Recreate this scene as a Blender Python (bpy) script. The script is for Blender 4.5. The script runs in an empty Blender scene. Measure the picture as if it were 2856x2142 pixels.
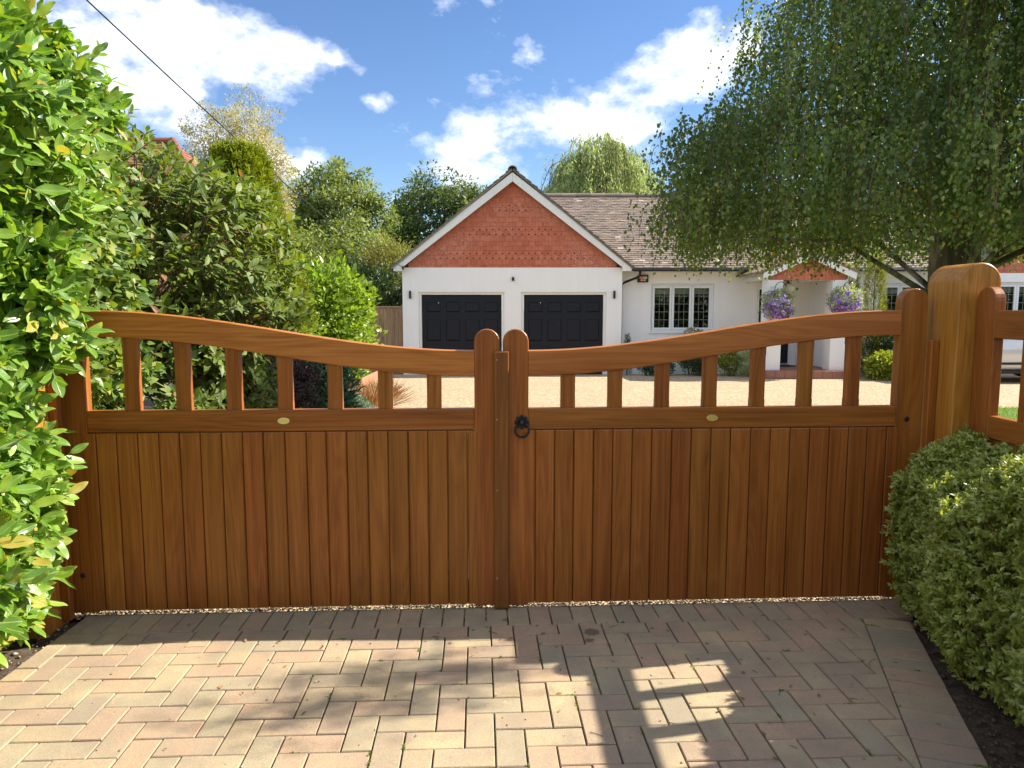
import bpy, bmesh, math, random
import numpy as np
from mathutils import Vector, Matrix, noise as mnoise

random.seed(7); rng = np.random.default_rng(7)
scene = bpy.context.scene
COL = scene.collection

# ------------------------------------------------------------------ camera
H = 1.43; F = 1990.0; CX, CY = 1428.0, 1071.0; YH = 862.0
PITCH = math.atan((CY - YH) / F)
cam_d = bpy.data.cameras.new('camera'); cam = bpy.data.objects.new('camera', cam_d); COL.objects.link(cam)
cam_d.sensor_width = 36.0; cam_d.lens = 36.0 * F / 2856.0
cam_d.clip_start = 0.05; cam_d.clip_end = 3000
cam.location = (0, 0, H); cam.rotation_euler = (math.radians(90) - PITCH, 0, 0)
scene.camera = cam
scene.render.resolution_x = 1024; scene.render.resolution_y = 768

# ------------------------------------------------------------------ light
SUNV = Vector((1.255, 0.284, 1.0)).normalized()
sun_d = bpy.data.lights.new('sun', 'SUN'); sun = bpy.data.objects.new('sun', sun_d); COL.objects.link(sun)
sun_d.energy = 2.65; sun_d.angle = math.radians(0.53); sun_d.color = (1.0, 0.93, 0.80)
sun.rotation_euler = SUNV.to_track_quat('Z', 'Y').to_euler()
scene.view_settings.view_transform = 'Standard'; scene.view_settings.look = 'None'
scene.view_settings.gamma = 1.0; scene.view_settings.exposure = 2.15
scene.view_settings.use_curve_mapping = False
SKY = 0.0415
scene.cycles.max_bounces = 6; scene.cycles.diffuse_bounces = 3; scene.cycles.glossy_bounces = 3
scene.cycles.transmission_bounces = 4; scene.cycles.transparent_max_bounces = 8
scene.cycles.caustics_reflective = False; scene.cycles.caustics_refractive = False
scene.cycles.use_denoising = True
scene.cycles.sample_clamp_indirect = 6.0

def ray(x, y):
    dx, dz = (x - CX) / F, -(y - CY) / F
    c, s = math.cos(PITCH), math.sin(PITCH)
    return Vector((dx, c + dz * s, -s + dz * c))
def atY(x, y, Y):
    r = ray(x, y); return Vector((0, 0, H)) + r * (Y / r.y)
def gz(y):
    if y < 3.5: return 0.0
    if y < 18.7: return -0.27 * (y - 3.5) / 15.2
    return -0.27
def onground(x, y):
    r = ray(x, y); Y = 6.0
    for _ in range(30): Y = (gz(Y) - H) / r.z * r.y
    return Vector((0, 0, H)) + r * (Y / r.y)

# ------------------------------------------------------------------ node helpers
class NT:
    def __init__(s, nt): s.nt = nt
    def n(s, t, **k):
        nd = s.nt.nodes.new(t)
        for a, b in k.items(): setattr(nd, a, b)
        return nd
    def l(s, a, b): s.nt.links.new(a, b)
    def val(s, sock, v):
        if isinstance(v, (int, float)): sock.default_value = v
        elif isinstance(v, (tuple, list)):
            sock.default_value = v if len(v) == len(sock.default_value) else tuple(v) + (1.0,)
        else: s.l(v, sock)
    def math(s, op, a, b=0.0, clamp=False):
        m = s.n('ShaderNodeMath', operation=op, use_clamp=clamp); s.val(m.inputs[0], a)
        s.val(m.inputs[1], b); return m.outputs[0]
    def mix(s, f, a, b, mode='MIX'):
        m = s.n('ShaderNodeMix', data_type='RGBA', blend_type=mode)
        s.val(m.inputs[0], f); s.val(m.inputs[6], a); s.val(m.inputs[7], b); return m.outputs[2]
    def noise(s, vec=None, scale=5, detail=3, rough=.55, dist=0.0):
        m = s.n('ShaderNodeTexNoise'); m.inputs['Scale'].default_value = scale
        m.inputs['Detail'].default_value = detail; m.inputs['Roughness'].default_value = rough
        m.inputs['Distortion'].default_value = dist
        if vec is not None: s.l(vec, m.inputs['Vector'])
        return m.outputs['Fac']
    def vor(s, vec=None, scale=5, feature='F1', out='Distance'):
        m = s.n('ShaderNodeTexVoronoi', feature=feature); m.inputs['Scale'].default_value = scale
        if vec is not None: s.l(vec, m.inputs['Vector'])
        return m.outputs[out]
    def ramp(s, f, stops, interp='LINEAR'):
        m = s.n('ShaderNodeValToRGB'); m.color_ramp.interpolation = interp
        e = m.color_ramp.elements
        while len(e) < len(stops): e.new(0.5)
        for i, (p, c) in enumerate(stops):
            e[i].position = p; e[i].color = (c, c, c, 1) if isinstance(c, (int, float)) else tuple(c) + (1,)
        s.val(m.inputs[0], f); return m.outputs[0]
    def mapv(s, vec, scale=(1, 1, 1), loc=(0, 0, 0), rot=(0, 0, 0)):
        m = s.n('ShaderNodeMapping'); s.l(vec, m.inputs[0])
        s.val(m.inputs['Location'], loc); m.inputs['Scale'].default_value = scale; m.inputs['Rotation'].default_value = rot
        return m.outputs[0]
    def bump(s, h, strength=.3, dist=.01):
        m = s.n('ShaderNodeBump'); m.inputs['Strength'].default_value = strength; m.inputs['Distance'].default_value = dist
        s.val(m.inputs['Height'], h); return m.outputs[0]

def newmat(name):
    m = bpy.data.materials.new(name); m.use_nodes = True
    t = NT(m.node_tree); b = m.node_tree.nodes['Principled BSDF']
    return m, t, b
def simple(name, col, rough=.5, metal=0.0, var=0.0, scale=20, bump=0.0, spec=.5):
    m, t, b = newmat(name)
    tc = t.n('ShaderNodeTexCoord'); v = tc.outputs['Object']
    n = t.noise(v, scale, 4)
    lo = tuple(c * (1 - var) for c in col); hi = tuple(min(1, c * (1 + var)) for c in col)
    t.l(t.mix(n, lo, hi), b.inputs['Base Color'])
    b.inputs['Roughness'].default_value = rough; b.inputs['Metallic'].default_value = metal
    b.inputs['Specular IOR Level'].default_value = spec
    if bump: t.l(t.bump(t.noise(v, scale * 6, 3), bump, .004), b.inputs['Normal'])
    return m
def rnd_value(t):
    oi = t.n('ShaderNodeObjectInfo'); at = t.n('ShaderNodeAttribute', attribute_name='rnd')
    return t.math('FRACT', t.math('ADD', oi.outputs['Random'], at.outputs['Fac']))

MAT = {}
def wood(name, axis, c_dark, c_mid, c_light, rough=.36, red=None):
    m, t, b = newmat(name); tc = t.n('ShaderNodeTexCoord'); r = rnd_value(t)
    off = t.n('ShaderNodeCombineXYZ'); 
    for i, k in enumerate((37.0, 61.0, 23.0)): t.l(t.math('MULTIPLY', r, k), off.inputs[i])
    add = t.n('ShaderNodeVectorMath', operation='ADD'); t.l(tc.outputs['Object'], add.inputs[0]); t.l(off.outputs[0], add.inputs[1])
    v = add.outputs[0]
    long = {'x': (1, 0, 0), 'y': (0, 1, 0), 'z': (0, 0, 1)}[axis]
    def sc(a, bb): return tuple(bb if q else a for q in long)
    warp = t.noise(t.mapv(v, sc(5, .9)), 1, 2)
    rings = t.n('ShaderNodeTexNoise'); rings.inputs['Scale'].default_value = 1; rings.inputs['Detail'].default_value = 2
    t.l(t.mapv(v, sc(7, .55)), rings.inputs['Vector']); rings.inputs['Distortion'].default_value = .6
    bands = t.math('FRACT', t.math('MULTIPLY', rings.outputs['Fac'], 13.0))
    bands = t.math('ABSOLUTE', t.math('SUBTRACT', bands, .5))
    fine = t.noise(t.mapv(v, sc(110, 1.6)), 1, 5, .72)
    broad = t.noise(t.mapv(v, sc(16, .8)), 1, 2)
    g = t.math('ADD', t.math('MULTIPLY', fine, .66), t.math('ADD', t.math('MULTIPLY', bands, .24), t.math('MULTIPLY', broad, .40)))
    col = t.ramp(g, [(.38, c_dark), (.60, c_mid), (.84, c_light)])
    tone = t.math('ADD', .90, t.math('MULTIPLY', t.math('FRACT', t.math('MULTIPLY', r, 7.31)), .18))
    hs = t.n('ShaderNodeHueSaturation'); t.l(col, hs.inputs['Color']); t.l(tone, hs.inputs['Value'])
    hs.inputs['Hue'].default_value = .5
    t.l(t.math('ADD', .4945, t.math('MULTIPLY', t.math('FRACT', t.math('MULTIPLY', r, 13.7)), .011)), hs.inputs['Hue'])
    t.l(hs.outputs[0], b.inputs['Base Color'])
    t.l(t.math('ADD', rough - .06, t.math('MULTIPLY', fine, .16)), b.inputs['Roughness'])
    b.inputs['Specular IOR Level'].default_value = .32
    t.l(t.bump(t.math('ADD', fine, t.math('MULTIPLY', bands, .25)), .22, .0012), b.inputs['Normal'])
    return m
GW = ((.18, .054, .010), (.312, .103, .019), (.43, .160, .035))
MAT['wood_v'] = wood('gate_wood_vertical', 'z', *GW)
MAT['wood_strip'] = wood('cover_strip_wood', 'z', (.13, .040, .010), (.22, .070, .016), (.32, .115, .028))
MAT['wood_h'] = wood('gate_wood_horizontal', 'x', *GW)
MAT['wood_d'] = wood('gate_wood_wing_rail', 'y', *GW)
MAT['wood_rail'] = wood('gate_wood_top_rail', 'x', (.26, .080, .015), (.45, .158, .032), (.60, .24, .058))
MAT['wood_post'] = wood('golden_post_wood', 'z', (.24, .088, .013), (.42, .172, .027), (.56, .265, .055), rough=.40)
MAT['wood_fence'] = wood('weathered_fence_wood', 'z', (.20, .11, .06), (.38, .235, .135), (.50, .34, .21), rough=.8)

def render_mat(name, col):
    m, t, b = newmat(name); tc = t.n('ShaderNodeTexCoord'); v = tc.outputs['Object']
    n = t.noise(v, 1.3, 5); n2 = t.noise(t.mapv(v, (9, 9, .8)), 1, 3)
    f = t.ramp(t.math('MULTIPLY', n, n2), [(.12, .955), (.45, 1.0)])
    t.l(t.mix(1.0, col, f, 'MULTIPLY'), b.inputs['Base Color']); b.inputs['Roughness'].default_value = .85
    t.l(t.bump(t.noise(v, 90, 3), .25, .003), b.inputs['Normal']); return m
MAT['render'] = render_mat('white_painted_render', (.90, .89, .875))
MAT['upvc'] = simple('white_frame_plastic', (.83, .84, .85), .3, var=.02)
MAT['barge'] = simple('white_painted_board', (.80, .80, .78), .45, var=.05, scale=3)
MAT['door'] = simple('black_garage_door', (.006, .008, .015), .5, var=.2, scale=4, spec=.32)
MAT['black'] = simple('black_plastic', (.014, .014, .016), .42, var=.2)
MAT['iron'] = simple('black_iron', (.012, .012, .013), .33, var=.3, scale=60, bump=.2)
MAT['lead'] = simple('leaded_strip', (.30, .31, .32), .5, .3)
MAT['dark'] = simple('dark_interior', (.03, .028, .026), .9)
MAT['blind'] = simple('cream_blind', (.62, .58, .50), .9)
MAT['brass'] = simple('brass', (.72, .54, .14), .42, .35, var=.25, scale=120, bump=.3)
MAT['brass_pale'] = simple('pale_brass', (.80, .68, .20), .5, .1, var=.15, scale=200)
MAT['screw'] = simple('dull_steel', (.45, .40, .33), .4, .8)
MAT['red'] = simple('red_plastic', (.42, .02, .03), .4)
MAT['sticker'] = simple('pale_print', (.72, .68, .66), .5)
MAT['sticker_red'] = simple('salmon_print', (.72, .26, .18), .5)
MAT['rubber'] = simple('tyre_rubber', (.018, .018, .019), .8, bump=.3)
MAT['alloy'] = simple('grey_alloy', (.45, .46, .48), .3, .9)
MAT['carpaint'] = simple('silver_car_paint', (.70, .71, .73), .22, .25, var=.02)
MAT['carglass'] = simple('dark_car_glass', (.01, .012, .014), .06)
MAT['globe'] = simple('frosted_globe', (.55, .50, .40), .15, var=.05)
MAT['vase'] = simple('turquoise_glaze', (.05, .38, .33), .15, var=.4, scale=8)
MAT['terracotta'] = simple('terracotta', (.40, .17, .10), .75, var=.25, scale=14, bump=.3)
MAT['quarry'] = simple('red_quarry_tile', (.30, .13, .09), .5, var=.3, scale=6, bump=.15)
MAT['bark_dark'] = simple('brown_bark', (.10, .07, .045), .9, var=.5, scale=30, bump=.8)
MAT['stem'] = simple('brown_twig', (.15, .085, .05), .75, var=.4, scale=40)
MAT['stem_green'] = simple('green_shoot', (.17, .20, .05), .6, var=.3, scale=40)
MAT['mat_dark'] = simple('door_mat', (.02, .02, .02), .95, bump=.6)

def bark_mat():
    m, t, b = newmat('birch_bark'); tc = t.n('ShaderNodeTexCoord'); v = tc.outputs['Object']
    n = t.noise(t.mapv(v, (7, 7, 2.2)), 1, 6, .65, .6); n2 = t.noise(v, 14, 4)
    col = t.ramp(n, [(.36, (.018, .014, .011)), (.48, (.11, .085, .06)), (.58, (.30, .26, .20)), (.72, (.46, .42, .35))])
    t.l(t.mix(t.math('MULTIPLY', n2, .5), col, (.16, .15, .10)), b.inputs['Base Color']); b.inputs['Roughness'].default_value = .9
    t.l(t.bump(n, 1.0, .05), b.inputs['Normal']); return m
MAT['birchbark'] = bark_mat()

def glass_mat():
    m, t, b = newmat('window_glass'); m.node_tree.nodes.remove(b)
    out = m.node_tree.nodes['Material Output']
    tr = t.n('ShaderNodeBsdfTransparent'); tr.inputs[0].default_value = (.82, .86, .84, 1)
    gl = t.n('ShaderNodeBsdfGlossy'); gl.inputs['Roughness'].default_value = .015; gl.inputs[0].default_value = (1, 1, 1, 1)
    fr = t.n('ShaderNodeFresnel'); fr.inputs[0].default_value = 1.55
    mx = t.n('ShaderNodeMixShader'); t.l(t.math('ADD', fr.outputs[0], .02), mx.inputs[0]); t.l(tr.outputs[0], mx.inputs[1]); t.l(gl.outputs[0], mx.inputs[2])
    t.l(mx.outputs[0], out.inputs[0]); return m
MAT['glass'] = glass_mat()

def tile_mat(name, stops, lichen, lich_col, rough=.8, streak=.5):
    m, t, b = newmat(name); r = rnd_value(t); geo = t.n('ShaderNodeNewGeometry'); v = geo.outputs['Position']
    col = t.ramp(r, stops)
    st = t.noise(t.mapv(v, (24, 24, 3)), 1, 4, .6)
    col = t.mix(t.math('MULTIPLY', t.math('SUBTRACT', st, .42, True), streak * 3, True), col, tuple(c * .55 for c in stops[0][1]))
    patch = t.noise(t.mapv(v, (.45, .45, .7)), 1, 2); sp = t.noise(v, 38, 4, .75)
    f = t.math('MULTIPLY', t.ramp(patch, [(.44, 0.0), (.62, 1.0)]), t.ramp(sp, [(.53, 0.0), (.62, 1.0)]))
    col = t.mix(t.math('MULTIPLY', f, lichen), col, lich_col)
    t.l(col, b.inputs['Base Color']); b.inputs['Roughness'].default_value = rough
    t.l(t.bump(t.noise(v, 120, 4), .35, .004), b.inputs['Normal']); return m
MAT['hung_tile'] = tile_mat('red_hung_tile', [(0, (.46, .125, .062)), (.35, (.54, .158, .084)), (.7, (.58, .182, .102)), (1, (.50, .138, .072))], .7, (.62, .47, .40))
MAT['hung_back'] = simple('gap_shade_backing', (.15, .035, .022), .9)  # darker red paints shade into the gaps between the hung tiles
MAT['roof_tile'] = tile_mat('brown_roof_tile', [(0, (.145, .108, .085)), (.4, (.19, .145, .115)), (.75, (.225, .175, .14)), (.96, (.27, .18, .13)), (1, (.44, .38, .33))], .6, (.10, .08, .065), streak=.4)
MAT['old_red_tile'] = tile_mat('old_red_roof_tile', [(0, (.22, .062, .038)), (.5, (.30, .088, .052)), (1, (.36, .115, .07))], .5, (.30, .25, .18))
MAT['roof_under'] = simple('dark_roof_battens', (.045, .035, .03), .95)
MAT['verge'] = tile_mat('grey_verge_tile', [(0, (.12, .105, .09)), (.5, (.19, .165, .14)), (1, (.28, .25, .21))], .8, (.32, .30, .27))

def paver_mat():
    m, t, b = newmat('block_paver'); r = rnd_value(t); geo = t.n('ShaderNodeNewGeometry'); v = geo.outputs['Position']
    off = t.n('ShaderNodeCombineXYZ'); t.l(t.math('MULTIPLY', r, 40.0), off.inputs[0]); t.l(t.math('MULTIPLY', r, 71.0), off.inputs[1])
    add = t.n('ShaderNodeVectorMath', operation='ADD'); t.l(v, add.inputs[0]); t.l(off.outputs[0], add.inputs[1])
    base = t.ramp(r, [(0, (.46, .335, .19)), (.2, (.50, .385, .215)), (.4, (.49, .315, .19)), (.6, (.47, .305, .188)), (.8, (.44, .345, .205)), (1, (.39, .32, .205))])
    br = t.ramp(t.noise(add.outputs[0], 7.5, 3, .55, .5), [(.40, 0.0), (.66, 1.0)])
    dark = t.mix(t.math('FRACT', t.math('MULTIPLY', r, 9.7)), (.34, .245, .165), (.35, .295, .185))
    col = t.mix(t.math('MULTIPLY', br, .7), base, dark)
    col = t.mix(t.ramp(t.noise(v, 320, 3, .8), [(.34, .75), (.50, 0.0)]), col, (.15, .115, .09))
    col = t.mix(t.ramp(t.noise(v, 210, 2, .7), [(.60, 0.0), (.72, .6)]), col, (.66, .58, .45))
    wear = t.noise(v, 3.1, 4); col = t.mix(t.ramp(wear, [(.40, .42), (.62, 0.0)]), col, (.21, .18, .14))
    # scattered drip stains near the gate
    sx = t.n('ShaderNodeSeparateXYZ'); t.l(v, sx.inputs[0])
    mr = t.n('ShaderNodeMapRange'); t.l(sx.outputs[1], mr.inputs[0]); mr.inputs[1].default_value = 2.35; mr.inputs[2].default_value = 2.95
    mr2 = t.n('ShaderNodeMapRange'); t.l(sx.outputs[0], mr2.inputs[0]); mr2.inputs[1].default_value = -1.1; mr2.inputs[2].default_value = -.3
    pick = t.ramp(t.noise(v, 4.5, 2), [(.50, 0.0), (.56, 1.0)])
    d = t.vor(t.mapv(v, (1, 1, 0)), 15); wob = t.noise(v, 90, 2)
    spot = t.ramp(t.math('ADD', d, t.math('MULTIPLY', wob, .22)), [(.23, 1.0), (.27, 0.0)])
    st = t.math('MULTIPLY', t.math('MULTIPLY', spot, pick), t.math('MULTIPLY', mr.outputs[0], mr2.outputs[0]))
    # one larger spill
    for (px, py, rad) in ((.355, 3.045, .05), (.335, 2.965, .036), (.25, 2.985, .016), (-.03, 3.165, .03)):
        sub = t.n('ShaderNodeVectorMath', operation='DISTANCE'); t.l(t.mapv(v, (1, 1, 0)), sub.inputs[0]); sub.inputs[1].default_value = (px, py, 0)
        st = t.math('MAXIMUM', st, t.ramp(t.math('ADD', sub.outputs['Value'], t.math('MULTIPLY', wob, .04)), [(rad, 1.0), (rad + .008, 0.0)]))
    col = t.mix(t.math('MULTIPLY', st, .72), col, (.075, .05, .035))
    t.l(col, b.inputs['Base Color']); b.inputs['Roughness'].default_value = .88
    t.l(t.bump(t.math('ADD', t.noise(v, 340, 3, .7), t.math('MULTIPLY', t.noise(v, 60, 2), .6)), .8, .0022), b.inputs['Normal']); return m
MAT['paver'] = paver_mat()
def joint_mat():
    m, t, b = newmat('sandy_joint'); geo = t.n('ShaderNodeNewGeometry'); v = geo.outputs['Position']
    col = t.mix(t.noise(v, 160, 3), (.035, .027, .02), (.10, .075, .05))
    moss = t.ramp(t.noise(v, 3.4, 4, .7), [(.53, 0.0), (.60, 1.0)])
    t.l(t.mix(moss, col, (.10, .15, .012)), b.inputs['Base Color']); b.inputs['Roughness'].default_value = .95
    t.l(t.bump(t.noise(v, 200, 3), .8, .004), b.inputs['Normal']); return m
MAT['joint'] = joint_mat()
MAT['moss'] = simple('green_moss', (.16, .23, .02), .95, var=.5, scale=60)
def gravel_mat():
    m, t, b = newmat('pale_gravel'); geo = t.n('ShaderNodeNewGeometry'); v = geo.outputs['Position']
    vv = t.n('ShaderNodeTexVoronoi'); vv.inputs['Scale'].default_value = 62; t.l(v, vv.inputs['Vector'])
    sep = t.n('ShaderNodeSeparateColor'); t.l(vv.outputs['Color'], sep.inputs[0])
    col = t.ramp(sep.outputs[0], [(0, (.32, .22, .115)), (.25, (.50, .365, .21)), (.5, (.60, .47, .275)), (.8, (.68, .57, .37)), (1, (.42, .33, .22))])
    gap = t.ramp(vv.outputs['Distance'], [(.40, 0.0), (.70, .85)])
    col = t.mix(gap, col, (.22, .15, .085))
    big = t.noise(v, 1.1, 4); col = t.mix(t.ramp(big, [(.38, .45), (.6, 0.0)]), col, (.36, .26, .16))
    clump = t.noise(v, 13, 4, .8); col = t.mix(t.ramp(clump, [(.40, .75), (.53, 0.0)]), col, (.27, .19, .105)); col = t.mix(t.ramp(t.noise(v, 17, 3, .8), [(.52, 0.0), (.64, .6)]), col, (.78, .66, .43))
    t.l(col, b.inputs['Base Color']); b.inputs['Roughness'].default_value = .85
    t.l(t.bump(t.math('MULTIPLY', vv.outputs['Distance'], -1.0), 1.0, .012), b.inputs['Normal']); return m
MAT['gravel'] = gravel_mat()
def pebble_mat():
    m, t, b = newmat('pebble_stone'); at = t.n('ShaderNodeAttribute', attribute_name='tint')
    t.l(t.ramp(at.outputs['Fac'], [(0, (.16, .11, .065)), (.3, (.30, .21, .13)), (.6, (.37, .29, .20)), (.85, (.42, .37, .30)), (1, (.19, .16, .13))]), b.inputs['Base Color'])
    b.inputs['Roughness'].default_value = .7; return m
MAT['pebble'] = pebble_mat()
def soil_mat():
    m, t, b = newmat('dry_soil'); geo = t.n('ShaderNodeNewGeometry'); v = geo.outputs['Position']
    col = t.ramp(t.noise(v, 30, 5, .7), [(.3, (.035, .024, .016)), (.55, (.11, .078, .05)), (.75, (.22, .165, .11))])
    t.l(col, b.inputs['Base Color']); b.inputs['Roughness'].default_value = .95
    t.l(t.bump(t.noise(v, 60, 5, .7), 1.0, .02), b.inputs['Normal']); return m
MAT['soil'] = soil_mat()
MAT['lawn'] = simple('lawn_green', (.10, .17, .03), .9, var=.4, scale=3, bump=.6)
MAT['asphalt'] = simple('road_asphalt', (.06, .058, .055), .9, var=.3, scale=8, bump=.5)

def leaf_mat(name, stops, trans=.4, rough=.38, tcol=None, vein=None, spec=.5, coat=0.0):
    m, t, b = newmat(name); out = m.node_tree.nodes['Material Output']
    at = t.n('ShaderNodeAttribute', attribute_name='tint'); oi = t.n('ShaderNodeObjectInfo')
    col = t.ramp(at.outputs['Fac'], stops)
    if vein:
        uv = t.n('ShaderNodeUVMap'); sx = t.n('ShaderNodeSeparateXYZ'); t.l(uv.outputs[0], sx.inputs[0])
        d = t.math('ABSOLUTE', t.math('SUBTRACT', sx.outputs[0], .5))
        rib = t.ramp(d, [(.03, 1.0), (.065, 0.0)])
        side = t.math('ABSOLUTE', t.math('SUBTRACT', t.math('FRACT', t.math('MULTIPLY', t.math('SUBTRACT', sx.outputs[1], t.math('MULTIPLY', d, .55)), 8.0)), .5))
        sv = t.math('MULTIPLY', t.ramp(side, [(.03, 1.0), (.10, 0.0)]), .38)
        vf = t.math('MAXIMUM', rib, sv)
        col = t.mix(t.math('MULTIPLY', vf, .7), col, vein)
        t.l(t.bump(t.math('SUBTRACT', t.noise(uv.outputs[0], 6, 2), vf), .35, .003), b.inputs['Normal'])
    t.l(col, b.inputs['Base Color']); b.inputs['Roughness'].default_value = rough
    b.inputs['Specular IOR Level'].default_value = spec; b.inputs['Coat Weight'].default_value = coat
    b.inputs['Coat Roughness'].default_value = .25
    tl = t.n('ShaderNodeBsdfTranslucent')
    t.l(t.mix(1.0, col, tcol or (1.5, 1.45, .5), 'MULTIPLY'), tl.inputs[0])
    mx = t.n('ShaderNodeMixShader'); mx.inputs[0].default_value = trans
    t.l(b.outputs[0], mx.inputs[1]); t.l(tl.outputs[0], mx.inputs[2]); t.l(mx.outputs[0], out.inputs[0]); return m
L = {}
L['laurel'] = leaf_mat('laurel_leaf', [(0, (.055, .12, .018)), (.35, (.115, .25, .030)), (.7, (.21, .365, .042)), (.96, (.33, .445, .06)), (1, (.42, .34, .06))], .36, .34, vein=(.36, .42, .12), coat=.25)
L['climber'] = leaf_mat('climber_leaf', [(0, (.07, .13, .03)), (.4, (.13, .22, .045)), (.8, (.21, .28, .04)), (1, (.34, .34, .04))], .4, .45)
L['photinia'] = leaf_mat('photinia_leaf', [(0, (.06, .11, .022)), (.4, (.12, .185, .034)), (.75, (.20, .26, .046)), (.9, (.20, .17, .05)), (1, (.30, .14, .08))], .34, .46, vein=(.22, .24, .08), spec=.35)
L['birch'] = leaf_mat('birch_leaf', [(0, (.060, .108, .040)), (.5, (.135, .200, .060)), (.85, (.24, .30, .085)), (.97, (.34, .37, .09)), (1, (.55, .40, .05))], .48, .38)
L['privet'] = leaf_mat('box_honeysuckle_leaf', [(0, (.17, .205, .04)), (.5, (.31, .365, .075)), (.9, (.43, .48, .16)), (1, (.55, .57, .10))], .36, .36)
L['yew'] = leaf_mat('yew_needle', [(0, (.06, .10, .010)), (.5, (.16, .21, .016)), (1, (.27, .31, .028))], .38, .5)
L['lime'] = leaf_mat('lime_leaf', [(0, (.09, .16, .018)), (.5, (.21, .32, .034)), (1, (.36, .46, .07))], .40, .30, coat=.15)
L['oak'] = leaf_mat('oak_leaf', [(0, (.085, .130, .036)), (.5, (.175, .225, .062)), (1, (.27, .31, .09))], .42, .5)
L['oak_dark'] = leaf_mat('dark_oak_leaf', [(0, (.050, .085, .028)), (.5, (.105, .150, .046)), (1, (.18, .225, .07))], .42, .5)
L['tan'] = leaf_mat('tan_autumn_leaf', [(0, (.30, .28, .12)), (.5, (.42, .39, .18)), (1, (.54, .50, .28))], .45, .6, tcol=(1.2, 1.1, .8))
L['yellow'] = leaf_mat('yellowing_leaf', [(0, (.10, .12, .03)), (.5, (.20, .21, .05)), (1, (.34, .31, .09))], .40, .5)
L['willow'] = leaf_mat('willow_leaf', [(0, (.21, .27, .10)), (.5, (.34, .41, .16)), (1, (.48, .54, .24))], .45, .45, (1.25, 1.25, .8))
L['dark'] = leaf_mat('dark_hedge_leaf', [(0, (.016, .036, .012)), (.5, (.036, .070, .020)), (1, (.075, .115, .030))], .25, .45)
L['purple'] = leaf_mat('purple_shrub_leaf', [(0, (.03, .022, .018)), (.4, (.075, .036, .030)), (.75, (.115, .062, .048)), (1, (.05, .070, .035))], .25, .5, tcol=(1.3, 1, .8))
L['nandina'] = leaf_mat('nandina_leaf', [(0, (.014, .052, .022)), (.5, (.028, .088, .036)), (1, (.060, .150, .050))], .25, .4)
L['gold'] = leaf_mat('golden_conifer_leaf', [(0, (.05, .085, .010)), (.5, (.16, .19, .015)), (1, (.40, .37, .02))], .35, .5)
L['choisya'] = leaf_mat('golden_mound_leaf', [(0, (.10, .15, .015)), (.5, (.25, .30, .03)), (1, (.42, .42, .05))], .35, .35)
L['silver'] = leaf_mat('silver_foliage', [(0, (.17, .23, .10)), (.5, (.34, .42, .19)), (1, (.56, .62, .38))], .3, .5)
L['petal'] = leaf_mat('violet_petal', [(0, (.20, .07, .50)), (.5, (.30, .14, .66)), (1, (.50, .36, .78))], .35, .6, tcol=(1.2, 1, 1.3))
L['spruce'] = leaf_mat('blue_spruce_needle', [(0, (.07, .13, .09)), (.5, (.14, .22, .15)), (1, (.24, .33, .22))], .2, .5)
L['rust'] = leaf_mat('rusty_grass', [(0, (.16, .07, .025)), (.5, (.31, .15, .05)), (1, (.46, .27, .11))], .3, .6, tcol=(1.2, 1, .7))
L['grass'] = leaf_mat('grass_blade', [(0, (.08, .15, .02)), (.5, (.15, .25, .03)), (1, (.25, .34, .06))], .4, .5)
L['rose'] = leaf_mat('yellow_petal', [(0, (.7, .42, .02)), (1, (.8, .55, .04))], .3, .5)

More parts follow.
